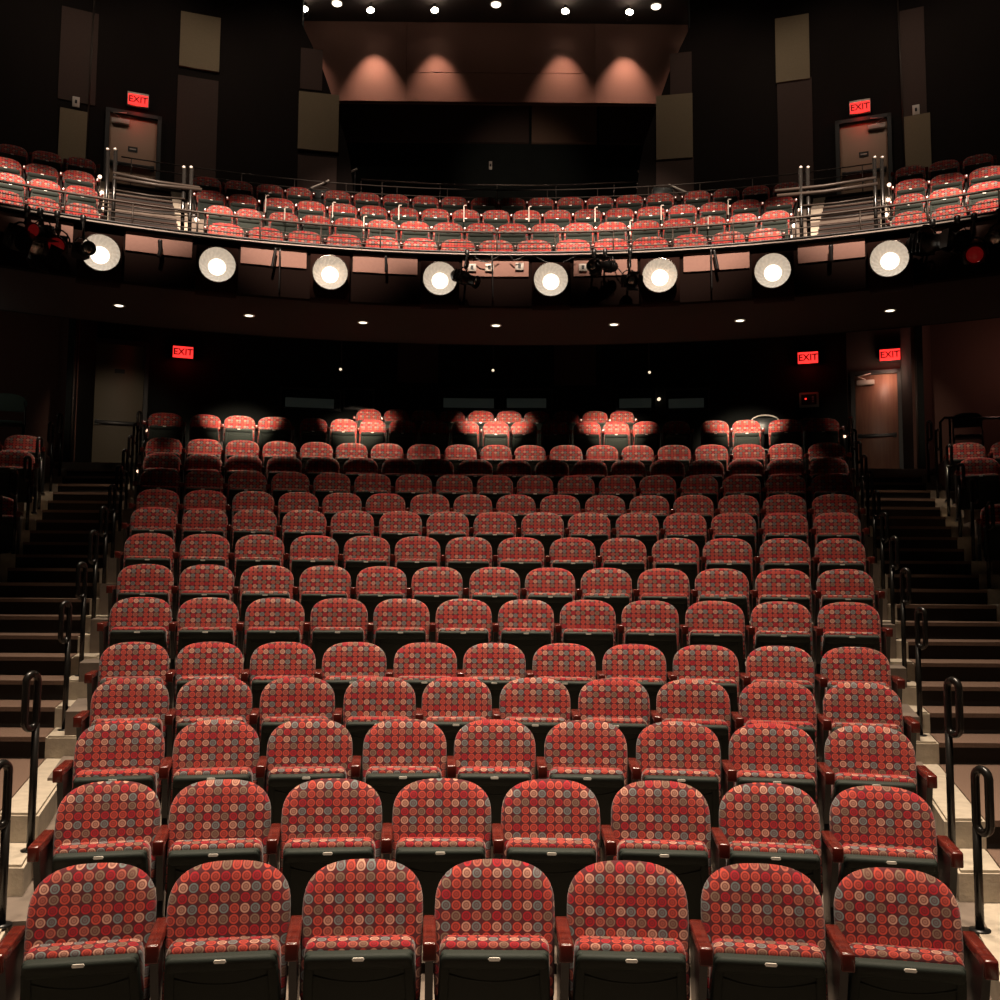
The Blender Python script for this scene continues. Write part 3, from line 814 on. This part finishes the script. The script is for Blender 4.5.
UP = [(62, 6, 95, 106, M_BROWNP, 'tall dark brown wall panel above the olive one at far left of the balcony'),
      (60, 108, 85, 170, M_OLIVE, 'short olive wall panel behind the last seats at far left of the balcony'),
      (181, 12, 219, 73, M_OLIVE, 'tall olive wall panel high up right of the left balcony door'),
      (178, 75, 215, 190, M_BROWNP, 'dark brown wall panel below the high olive one, right of the left balcony door'),
      (299, 92, 338, 153, M_OLIVE, 'olive wall panel beside the left arch edge'),
      (298, 155, 336, 200, M_BROWNP, 'brown wall panel below the olive one beside the left arch edge'),
      (301, 48, 322, 91, M_BROWNP, 'brown wall panel above the olive one beside the left arch edge'),
      (656, 97, 693, 158, M_OLIVE, 'olive wall panel beside the right arch edge'),
      (656, 160, 694, 200, M_BROWNP, 'brown wall panel below the olive one beside the right arch edge'),
      (670, 54, 692, 96, M_BROWNP, 'brown wall panel above the olive one beside the right arch edge'),
      (775, 20, 810, 79, M_OLIVE, 'tall olive wall panel high up left of the right balcony door'),
      (777, 82, 814, 195, M_BROWNP, 'dark brown wall panel below the high olive one, left of the right balcony door'),
      (899, 12, 927, 116, M_BROWNP, 'tall dark brown wall panel above the olive one at far right of the balcony'),
      (904, 118, 932, 178, M_OLIVE, 'short olive wall panel behind the last seats at far right of the balcony')]
for (x0, y0, x1, y1, m, lab) in UP: wall_panel(x0, y0, x1, y1, RU - .01, m, lab, .05 if m is M_OLIVE else .02)
for i, (xa, ya, xb, yb) in enumerate([(95, 4, 85, 165), (897, 10, 906, 170)]):
    pa = onarc(xa, ya, RU - .05, BY); pb = onarc(xb, yb, RU - .05, BY)
    b = MB(); b.tube([(pa.x, pa.y, ZC), (pb.x, pb.y, ZW)], .015, 6); struct('trim_%d' % (i+5), b, M_GREYRAIL)
for (px, py, lab) in [(76, 102, 'small pale wall plate beside the tall brown panel at far left'), (916, 110, 'small pale wall plate beside the tall brown panel at far right'),
                      (490.5, 165.5, 'small pale wall switch plate on the black wall behind the balcony centre')]:
    R = RU - .045 if px != 490.5 else 22.35
    p = onarc(px, py, R, BY); t = thing('wall_plate', lab, 'wall plate', p, arc_rz(p), 'pale wall plates')
    k = 1.0 if px != 490.5 else .6
    q = MB(); q.box(-.065*k, .065*k, -.02, .012, -.10, .10, .006, 2); q.obj('plate', M_WHITE, t)
    q = MB(); q.box(-.02, .02, -.032, -.018, -.035, .035, .004, 1); q.obj('switch', M_FRAME, t)
# bulkhead lit by the ceiling spots, and the wall behind and below it
DB = 22.0
zb0, zb1 = Hc(102, DB), ZC
def bx(px, D): return P(px, 300, D).x
b = MB()
xs = [bx(290, DB), bx(403, DB), bx(595, DB), bx(705, DB)]
zm = Hc(73, DB)
g = .008
b.box(xs[0], xs[1] - g, DB, DB + .1, zb0, zb1); b.box(xs[2] + g, xs[3], DB, DB + .1, zb0, zb1)
b.box(xs[1], xs[2], DB, DB + .1, zb0, zm - g); b.box(xs[1], xs[2], DB, DB + .1, zm + g, zb1)
b.box(xs[0], xs[3], DB + .03, DB + .15, zb0, zb1)
struct('wall_bulkhead', b, M_BULK)
b = MB(); b.box(-7, 7, 24.0, 24.2, ZW - .2, ZC); b.box(-7, -6.8, 20, 24.1, ZW - .2, ZC); b.box(6.8, 7, 20, 24.1, ZW - .2, ZC)
struct('wall_rear', b, M_BLACK)
for (x0, x1, m, lab) in [(335, 528, M_BROWNP, 'long dark brown panel on the rear wall below the lit bulkhead'),
                         (531, 597, M_TANP, 'lighter brown square panel on the rear wall below the lit bulkhead'),
                         (600, 660, M_BROWNP, 'short dark brown panel beside the lighter one below the lit bulkhead')]:
    q = MB(); q.box(bx(x0, 23.9), bx(x1, 23.9), 23.9, 24.0, Hc(142, 23.9), Hc(90, 23.9)); tag(q.obj('acoustic_panel', m), lab, 'wall panel', 'rear wall panels')
b = MB(); b.box(-15, 15, -3, 26, ZC, ZC + .2); struct('ceiling', b, M_DARKBROWN)
b = MB()
for s in (-1, 1): b.box(min(s*13.2, s*13.4), max(s*13.2, s*13.4), -3, 18.5, -.4, ZC)
struct('wall_hall_sides', b, M_BLACK)
# ceiling spots
ST = [(305, 11), (371, 12), (435, 12), (565, 13), (629, 14), (693, 15)]
for i, (px, py) in enumerate(ST):
    p = P(px, py, 21.25); p.z -= .06
    t = thing('ceiling_spotlight', 'bright small ceiling spotlight over the arch, %s of six from the left' % ORD[i+1], 'lamp', p, 0, 'spotlights along the ceiling')
    q = MB(); q.lathe([(.05, -.10), (.075, -.09), (.08, .03), (.05, .08)], 16, Matrix.Rotation(-.5, 4, 'X'), False); q.obj('lamp_body', M_FIXT, t)
    q = MB(); q.lathe([(.012, -.150), (.055, -.140), (.084, -.11), (.08, -.085)], 16, Matrix.Rotation(-.5, 4, 'X')); q.obj('bulb', M_STAR, t)
    q = MB(); q.tube([(0, 0, .05), (0, 0, max(.1, ZC - p.z))], .012, 6); q.obj('stem', M_STEEL, t)
    pw = {0: 60, 5: 60, 1: 230, 4: 230, 2: 150, 3: 150}[i]
    spot((p.x, p.y + .19, p.z - .03), (p.x, DB + .05, zb0 - .1), pw*1.15, 62, 1.0, 0.03, (1.0, .66, .50), 'wall_wash_lamp')
for i, (px, py) in enumerate([(179, 4), (337, 3), (496, 4), (656, 6), (814, 10)]):
    d = CR @ Vector(((px - 500)/1000, (500 - py)/1000, -1)); s_ = (ZC - .01 - CAMZ)/d.z
    p = Vector((d.x*s_, d.y*s_, ZC - .005))
    t = thing('ceiling_downlight', 'oval lit ceiling downlight at the top edge, %s of five from the left' % ORD[i+1], 'lamp', p, 0, 'ceiling downlights')
    q = MB(); q.lathe([(.13, .0), (.13, .012), (.11, .014)], 24, Matrix.Rotation(PI/2, 4, 'X')@Matrix.Scale(-1, 4, (0, 1, 0)), False); q.obj('trim_ring', M_WHITE, t)
    q = MB(); q.lathe([(.105, -.004), (.105, -.03), (.08, -.05), (.02, -.06)], 24, Matrix.Rotation(PI/2, 4, 'X')); q.obj('diffuser', M_DOWN, t)
# ------------------------------------------------------------ balcony railings
def arc_pts(R, z, a0, a1, n=60): return [(R*math.sin(a0 + (a1-a0)*i/n), BY + R*math.cos(a0 + (a1-a0)*i/n), z) for i in range(n+1)]
zr = Hc(232, RL + BY)
t = thing('balcony_railing', 'thin dark metal railing curving along the whole balcony front', 'railing', (0, RL + BY, ZLEDGE))
def off(pts, t): return [(x - t.location.x, y - t.location.y, z - t.location.z) for x, y, z in pts]
for z, r in ((zr, .018), (ZLEDGE + .17, .008), (ZLEDGE + .09, .008)):
    q = MB(); q.tube(off(arc_pts(RL + .02, z, -.85, .85, 80), t), r, 6); q.obj('rail', M_GREYRAIL, t)
for i in range(25):
    a = -.80 + 1.6*i/24
    q = MB(); q.tube(off([(RL*math.sin(a)*1.0, BY + (RL)*math.cos(a), ZLEDGE), ((RL+.02)*math.sin(a), BY + (RL+.02)*math.cos(a), zr)], t), .011, 6); q.obj('post', M_GREYRAIL, t)
# tube under the ledge that carries the lighting
q = MB(); q.tube(arc_pts(RL - .11, ZLEDGE - .015, -.9, .9, 80), .018, 8); tag(q.obj('lighting_pipe', M_FIXT), 'long black pipe running along the balcony edge above the round lamps', 'pipe')
# rear railing behind the last balcony row
t = thing('rear_railing', 'thin grey railing behind the rearmost balcony row', 'railing', (0, 20.4, ZW))
RR = 19.2 - BY + .55
for z in (Hc(190, RR + BY), Hc(198, RR + BY)):
    q = MB(); q.tube(off(arc_pts(RR, z, -.40, .40, 60), t), .012, 6); q.obj('rail', M_GREYRAIL, t)
for i in range(15):
    a = -.39 + .78*i/14; q = MB(); q.tube(off([(RR*math.sin(a), BY + RR*math.cos(a), ZW - .02), (RR*math.sin(a), BY + RR*math.cos(a), Hc(190, RR + BY))], t), .010, 6); q.obj('post', M_GREYRAIL, t)
t = thing('arch_railing', 'pale short railing crossing the arch opening at the back of the balcony', 'railing', (0, 21.6, ZW))
for y in (181,):
    q = MB(); q.tube([(P(361, y, 21.6).x, 0, Hc(y, 21.6) - ZW), (P(445, y, 21.6).x, 0, Hc(y+4, 21.6) - ZW), (P(550, y, 21.6).x, 0, Hc(y+4, 21.6) - ZW), (P(638, y, 21.6).x, 0, Hc(y, 21.6) - ZW)], .016, 6); q.obj('rail', M_GREYRAIL, t)
for px in (361, 382, 440, 497, 556, 614, 637):
    q = MB(); x = P(px, 190, 21.6).x; q.tube([(x, 0, 0), (x, 0, Hc(184 if 420 < px < 580 else 182, 21.6) - ZW)], .012, 6); q.obj('post', M_GREYRAIL, t)
for (xa, ya, xb, yb, lab) in [(311, 188, 355, 170, 'pale sloping handrail at the left foot of the arch'), (688, 193, 640, 172, 'pale sloping handrail at the right foot of the arch')]:
    pa = P(xa, ya, 20.0); pb = P(xb, yb, 20.9)
    t = thing('sloping_handrail', lab, 'handrail', (pa.x, pa.y, ZW), 0, 'sloping handrails')
    q = MB(); q.tube(off([pa, pb, pb + Vector(((-.05 if xa > 500 else .05), 0, .03))], t), .020, 8); q.obj('rail', M_ALU, t)
    q = MB(); q.tube(off([pb, (pb.x, pb.y, ZW)], t), .014, 6); q.obj('post', M_STEEL, t)
    q = MB(); q.tube(off([pa, (pa.x, pa.y, ZW)], t), .014, 6); q.obj('post', M_STEEL, t)
for (px, y0, y1, D, rown) in [(266, 195, 211, 18.15, 'rear'), (285, 207, 219, 17.1, 'third'), (333, 202, 217, 18.15, 'rear'), (364, 216, 230, 17.1, 'third'), (399, 205, 219, 18.15, 'rear'), (464, 205, 221, 18.15, 'rear'),
                        (529, 206, 221, 18.15, 'rear'), (595, 207, 221, 18.15, 'rear'), (661, 205, 219, 18.15, 'rear'), (630, 220, 234, 17.1, 'third'), (708, 216, 228, 17.1, 'third'), (728, 199, 214, 18.15, 'rear')]:
    pa = onarc(px, y0, D - BY - .42, BY); pb = onarc(px, y1 + 1, D - BY - .42, BY)
    idx = {266: 'first', 333: 'second', 399: 'third', 464: 'fourth', 529: 'fifth', 595: 'sixth', 661: 'seventh', 728: 'eighth', 285: 'first', 364: 'second', 630: 'third', 708: 'fourth'}[px]
    q = MB(); q.box(-.009, .009, -.010, .010, pb.z, pa.z, mx=Matrix.Translation((pa.x, pa.y, 0)))
    q.box(-.009, .05, -.010, .010, pa.z - .015, pa.z, mx=Matrix.Translation((pa.x, pa.y, 0)))
    tag(q.obj('seat_row_post', M_POST), 'slim pale post by the %s balcony row, %s such from the left' % (rown, idx), 'post', 'slim pale posts between balcony rows')
# ------------------------------------------------------------ balcony aisle steps and rails
for s, (pa, pb) in ((-1, (108, 188)), (1, (808, 880))):
    nm = 'left' if s < 0 else 'right'
    t = thing('balcony_steps', 'brown carpeted steps rising to the %s tan balcony door' % nm, 'stairs', (s*5.2, 14, BFL[0]))
    q = MB(); tr = MB(); bo1 = MB(); bo2 = MB(); nb = 17
    a0 = angX(pa if s < 0 else pb, 235, RL + .6); a1 = angX(pb if s < 0 else pa, 235, RL + .6)
    ac, ah = (a0 + a1)/2, abs(a1 - a0)/2
    r0 = RL + .7; r1 = 17.9; 
    for i in range(nb):
        ra = r0 + (r1 - r0)*i/nb; z = BFL[0] + (ZW - BFL[0])*(i+1)/nb
        m_ = Matrix.Translation(-t.location)
        tmp = MB(); tmp.arcbox(ra - .02, ra + .64 if i < nb-1 else r1 + 1.0, z - .22, z, ac - ah*(r0/ra), ac + ah*(r0/ra), BY, 4); tmp.bm.transform(m_)
        me = bpy.data.meshes.new('x'); tmp.bm.to_mesh(me); q.bm.from_mesh(me); tmp.bm.free()
        tmp = MB(); tmp.arcbox(ra - .04, ra + .27, z + .001, z + .022, ac - ah*(r0/ra), ac + ah*(r0/ra), BY, 4); tmp.bm.transform(m_)
        me = bpy.data.meshes.new('x'); tmp.bm.to_mesh(me); tr.bm.from_mesh(me); tmp.bm.free()
        for e, bo in ((-1, bo1), (1, bo2)):
            tmp = MB(); c = ac + e*(ah*(r0/ra) + .006); tmp.arcbox(ra - .03, ra + .5, z - .25, z + .01, c - .006, c + .006, BY, 1); tmp.bm.transform(m_)
            me = bpy.data.meshes.new('x'); tmp.bm.to_mesh(me); bo.bm.from_mesh(me); tmp.bm.free()
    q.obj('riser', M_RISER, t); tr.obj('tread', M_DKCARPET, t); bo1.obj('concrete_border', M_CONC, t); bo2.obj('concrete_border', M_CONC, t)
    # two horizontal bars and wires across the foot of the steps
    fr = thing('aisle_guard_rail', 'grey metal guard rail in front of the %s balcony steps' % nm, 'railing', (s*5.2, 14.0, BFL[0]))
    if s < 0: e = [((113, 173), (200, 188)), ((113, 178), (202, 190)), ((115, 190), (185, 199)), ((100, 202), (200, 214)), ((100, 206), (200, 217))]
    else: e = [((775, 191), (876, 178)), ((777, 196), (878, 184)), ((800, 206), (876, 197)), ((790, 219), (900, 205)), ((790, 222), (900, 210))]
    for j, ((xa, ya), (xb, yb)) in enumerate(e):
        A = onarc(xa, ya, RL + .15, BY); B = onarc(xb, yb, RL + .15, BY)
        g_ = MB(); g_.tube(off([A, (A+B)/2 + Vector((0, .05, 0)), B], fr), (.024, .028, .014, .012, .012)[j], 8); g_.obj('rail', M_GREYRAIL, fr)
    for (xx, y0) in (((112, 150), (188, 168)) if s < 0 else ((804, 168), (878, 158))):
        A = onarc(xx, y0, RL + .18, BY)
        for dx in (-.05, .05):
            g_ = MB(); g_.tube(off([(A.x + dx, A.y, BFL[0]), (A.x + dx, A.y, A.z)], fr), .028, 8); g_.obj('post', M_RAIL, fr)
            g_ = MB(); g_.lathe([(.004, -.02), (.018, -.015), (.022, 0), (.018, .02)], 8, Matrix.Translation(Vector((A.x + dx, A.y - .02, A.z)) - fr.location)); g_.obj('post_cap', M_ALU, fr)
    for j, (xx, yy) in enumerate(((100, 177), (102, 193), (104, 209), (190, 204), (197, 220)) if s < 0 else ((889, 185), (888, 200), (886, 215), (800, 210), (794, 226))):
        A = onarc(xx, yy, (16.4, 15.4, 14.0, 15.2, 13.6)[j], BY)
        l_ = thing('step_light', 'tiny glowing step light beside the %s balcony steps, %s' % (nm, ['highest on the wall side', 'middle on the wall side', 'lowest on the wall side', 'higher on the centre side', 'lower on the centre side'][j]), 'lamp', A, 0, 'step lights on the balcony')
        g_ = MB(); g_.lathe([(.008, -.03), (.030, -.02), (.034, 0), (.015, .02)], 10); g_.obj('bulb', M_STEPLT, l_)
        g_ = MB(); g_.tube([(0, .01, -.01), (0, .01, -.35)], .012, 6); g_.obj('stem', M_GREYRAIL, l_)
# ------------------------------------------------------------ stage lights hung on the balcony pipe
def stage_light(px, py, R, size, tilt, pan, label, red=False, doors=False, lit=False):
    p = onarc(px, py, R, BY); rz = arc_rz(p) + pan
    t = thing('stage_light', label, 'stage light', p, 0, 'stage lights clamped to the balcony pipe')
    MX = Matrix.Rotation(rz, 4, 'Z') @ Matrix.Rotation(tilt, 4, 'X')
    q = MB(); q.lathe([(.05*size, .30*size), (.09*size, .26*size), (.10*size, .0), (.085*size, -.03*size), (.085*size, -.16*size), (.105*size, -.17*size), (.105*size, -.20*size)], 20, MX, False)
    for k in range(4): q.box(-.105*size, .105*size, (.04 + k*.05)*size, (.055 + k*.05)*size, -.105*size, .105*size, .01*size, 1, mx=MX)
    q.obj('lamp_body', M_FIXT, t)
    q = MB(); q.lathe([(.085*size, -.155*size), (.08*size, -.165*size), (.04*size, -.18*size), (.005, -.183*size)], 20, MX); q.obj('lens', M_REDGEL if red else (M_DOWN if lit else M_CHROME), t)
    q = MB(); yk = []
    for i in range(9):
        a = PI*i/8; yk.append(Matrix.Rotation(rz, 4, 'Z') @ Vector((.135*size*math.cos(a), .05*size, .20*size*math.sin(a)**.7 if math.sin(a) > 1e-6 else 0)))
    q.tube(yk, .010*size, 6); q.obj('yoke', M_STEEL, t)
    top = ZLEDGE - .04 - p.z
    pp = Vector(((RL-.16)*math.sin(-arc_rz(p)), BY + (RL-.16)*math.cos(-arc_rz(p)), 0)) - Vector((p.x, p.y, 0))
    q = MB(); q.tube([Matrix.Rotation(rz, 4, 'Z') @ Vector((0, .05*size, .19*size)), (pp.x, pp.y, top - .03)], .014, 6)
    q.box(pp.x - .03, pp.x + .03, pp.y - .035, pp.y + .035, top - .06, top + .04, .01, 1); q.obj('clamp', M_STEEL, t)
    if doors:
        q = MB()
        for k in range(4):
            m_ = MX @ Matrix.Rotation(k*PI/2, 4, 'Y') @ Matrix.Translation((0, -.20*size, .10*size)) @ Matrix.Rotation(-.35, 4, 'X')
            q.box(-.09*size, .09*size, -.14*size, 0, -.003, .003, mx=m_)
        q.obj('barn_doors', M_FIXT, t)
RS = RL - .42
stage_light(27, 243, RS, 1.35, .5, .5, 'black stage light hanging at far left, left of the red-gelled one', doors=True)
stage_light(40, 232, RS + .1, .9, .2, -.6, 'small reddish-lit black stage light above its neighbours at far left', red=True)
stage_light(57, 245, RS, 1.1, .35, -.1, 'black stage light with a red gel at far left beside the first round lamp', red=True)
stage_light(84, 250, RS - .25, .85, .1, .3, 'small black stage light overlapping the first round lamp')
stage_light(467, 279, RS, .85, .4, 1.1, 'small black stage light beside the fourth round lamp')
stage_light(594, 268, RS, .75, .1, -.2, 'small grey stage light with a pale lens beside the fifth round lamp')
stage_light(605, 266, RS + .1, .7, .1, -.9, 'small black stage light turned sideways beside the fifth round lamp')
stage_light(630, 281, RS, .85, .3, .2, 'boxy black stage light beside the sixth round lamp', doors=True)
stage_light(932, 243, RS, 1.25, .2, .9, 'black stage light turned inward at far right', doors=True)
stage_light(974, 254, RS, 1.15, .35, .1, 'black stage light with a red gel at far right', red=True)
stage_light(957, 238, RS + .1, .8, .2, -.6, 'small black stage light above the red-gelled one at far right')
stage_light(998, 238, RS, 1.0, .3, -.2, 'black stage light cut by the right edge of the view')
for (px, py, lab, gl) in [(489.5, 268, 'small square pale outlet plate on the balcony front between the fourth and fifth round lamps', True),
                      (519.5, 267, 'pale double outlet plate on the balcony front just before the fifth round lamp', False),
                      (583, 268, 'wide pale outlet plate on the balcony front just after the fifth round lamp', False),
                      (472, 268, 'faint outlet plate on the balcony front beside the small stage light', False)]:
    p = onarc(px, py, RL - .03, BY); t = thing('outlet_plate', lab, 'outlet', p, arc_rz(p), 'outlet plates on the balcony front')
    q = MB(); q.box(-.06, .06, -.03, .0, -.055, .055, .006, 1); q.obj('plate', mat('outlet_white', (.85, .78, .68), .3) if gl else M_WHITE, t)
    q = MB(); q.box(-.02, .02, -.034, -.030, -.03, .03); q.obj('socket', M_FRAME, t)
# hanging cables and drop pipes
def cable(pts, r, label, name='hanging_cable', cat='cable', m=M_FIXT, group='cables on the balcony front'):
    P3 = [onarc(px, py, RL - .12, BY) for px, py in pts]
    # smooth
    out = []
    for i in range(len(P3)-1):
        for k in range(6): out.append(P3[i].lerp(P3[i+1], k/6))
    out.append(P3[-1])
    q = MB(); q.tube(out, r, 6); tag(q.obj(name, m), label, cat, group)
cable([(280, 248), (279.5, 270), (279, 292)], .012, 'thin dark drop pipe between the second and third round lamps', 'drop_pipe', 'pipe')
cable([(492, 255), (492.5, 275), (493, 300)], .012, 'thin dark drop pipe near the middle of the balcony front', 'drop_pipe', 'pipe')
cable([(711, 248), (711.5, 270), (712, 290)], .012, 'thin dark drop pipe between the sixth and seventh round lamps', 'drop_pipe', 'pipe')
cable([(474, 256), (480, 261), (489, 262), (499, 256)], .008, 'sagging black cable left of the middle of the balcony front')
cable([(510, 256), (514, 260), (519, 259), (524, 256)], .008, 'short sagging black cable above the double outlet')
cable([(536, 257), (546, 262), (560, 264), (576, 256)], .008, 'sagging black cable above the fifth round lamp')
cable([(612, 256), (618, 268), (624, 276)], .008, 'black cable dropping to the boxy stage light')
cable([(160, 240), (160.5, 250), (159, 257)], .030, 'dark bracket arm casting onto the panel between the first two round lamps', 'bracket_arm', 'bracket')
cable([(831, 245), (831, 255), (831, 262)], .030, 'dark bracket arm between the last two round lamps', 'bracket_arm', 'bracket')
cable([(276, 248), (274, 258), (272, 268)], .022, 'dark slanted bracket arm between the second and third round lamps', 'bracket_arm', 'bracket')
cable([(386, 256), (386, 263), (386, 272)], .022, 'dark bracket arm between the third and fourth round lamps', 'bracket_arm', 'bracket')
cable([(714, 250), (716, 260), (718, 270)], .022, 'dark slanted bracket arm between the sixth and seventh round lamps', 'bracket_arm', 'bracket')
# ------------------------------------------------------------ spare chairs
def folding_chair(x, y, z, rz, label, seatm, framem, name='folding_chair'):
    t = thing(name, label, 'chair', (x, y, z), rz)
    for s in (-1, 1):
        q = MB(); q.tube([(s*.22, -.24, 0), (s*.215, .02, .45), (s*.21, .10, .70), (s*.18, .12, .84)], .012, 8); q.obj('frame_side', framem, t)
        q = MB(); q.tube([(s*.20, .24, 0), (s*.20, -.12, .45)], .011, 8); q.obj('leg', framem, t)
    q = MB(); q.box(-.20, .20, -.22, .14, .43, .47, .015, 2); q.obj('seat', seatm, t)
    q = MB(); pts = []
    vs_ = []; n = 16
    for yy in (.10, .125):
        for i in range(n+1):
            a = PI*i/n; vs_.append((.235*math.cos(a), yy, .74 + .13*math.sin(a)**.8 if 0 < i < n else .74))
        vs_.append((-.19, yy, .63)); vs_.append((.19, yy, .63))
    k = n+3
    q.add(vs_, [tuple(range(k)), tuple(range(2*k-1, k-1, -1))] + [(i, (i+1) % k, (i+1) % k + k, i+k) for i in range(k)]); q.obj('backrest', seatm, t)
    return t
M_DKSEAT = mat('black_vinyl', (0.012, 0.016, 0.016), .4)
folding_chair(7.60, 15.9, 3.98, -.40, 'black folding chair standing behind the side seats by the wood-door stairs', M_DKSEAT, M_STEEL)
gc = folding_chair(P(6, 420, 15.9).x, 15.9, 3.98, 0.4, 'green plastic-backed chair at the edge behind the side seats by the olive-door stairs', M_GREENCH, M_STEEL, 'plastic_chair')
gc.scale = (1.25, 1.1, 1.22)
# landing under those chairs
for (px, lab) in [(765, 'spare folding chair with a pale tubular back behind the second-to-last stalls row'), (810, 'dark spare folding chair with a tubular back beside the pale one behind the stalls')]:
    x = P(px, 420, 18.6).x; z = FL[13]
    t = thing('tubular_chair', lab, 'chair', (x, 18.6, z), -.15)
    zt = Hc(413 if px == 765 else 416, 18.6) - z
    q = MB(); q.tube([(-.25, 0, 0), (-.25, 0, zt - .12)] + [(-.25*math.cos(PI*i/10), 0, zt - .12 + .12*math.sin(PI*i/10)) for i in range(1, 10)] + [(.25, 0, zt - .12), (.25, 0, 0)], .014, 8); q.obj('frame', M_ALU if px == 765 else M_GREYRAIL, t)
    q = MB(); q.box(-.22, .22, -.02, .01, zt - .36, zt - .06, .01, 1); q.obj('backrest', M_DKSEAT, t)
    q = MB(); q.box(-.22, .22, -.40, -.03, .42, .46, .015, 1); q.obj('seat', M_DKSEAT, t)
    q = MB(); q.tube([(-.22, -.38, 0), (-.22, -.38, .42)], .012, 6); q.obj('leg', M_STEEL, t)
    q = MB(); q.tube([(.22, -.38, 0), (.22, -.38, .42)], .012, 6); q.obj('leg', M_STEEL, t)
for (px, py, nm) in [(322, 190, 'left'), (662, 188, 'right')]:
    p = P(px, py, 20.0); z = ZW
    t = thing('tubular_chair', 'dark chair with a tubular back behind the %s gap in the rear balcony row' % nm, 'chair', (p.x, 19.9, z), 0)
    zt = p.z - z + .02
    q = MB(); q.tube([(-.22, 0, 0), (-.22, 0, zt - .14)] + [(-.22*math.cos(PI*i/10), 0, zt - .14 + .14*math.sin(PI*i/10)) for i in range(1, 10)] + [(.22, 0, zt - .14), (.22, 0, 0)], .013, 8); q.obj('frame', M_GREYRAIL, t)
    q = MB(); q.box(-.2, .2, -.02, .01, max(.1, zt - .36), zt - .05, .01, 1); q.obj('backrest', M_DKSEAT, t)
    q = MB(); q.box(-.2, .2, -.36, -.03, .20, .24, .01, 1); q.obj('seat', M_DKSEAT, t)
# guard rail by the folding chair
t = thing('landing_guard_rail', 'black guard rail with a bent corner beside the black folding chair', 'railing', (7.12, 15.7, 3.23))
q = MB(); q.tube([(-.05, 0, .75), (-.05, 0, 1.41), (.02, 0, 1.48), (2.6, .1, 1.51)], .022, 8); q.obj('rail', M_RAIL, t)
q = MB(); q.tube([(.10, 0, .75), (.10, 0, 1.48)], .018, 8); q.obj('post', M_RAIL, t)
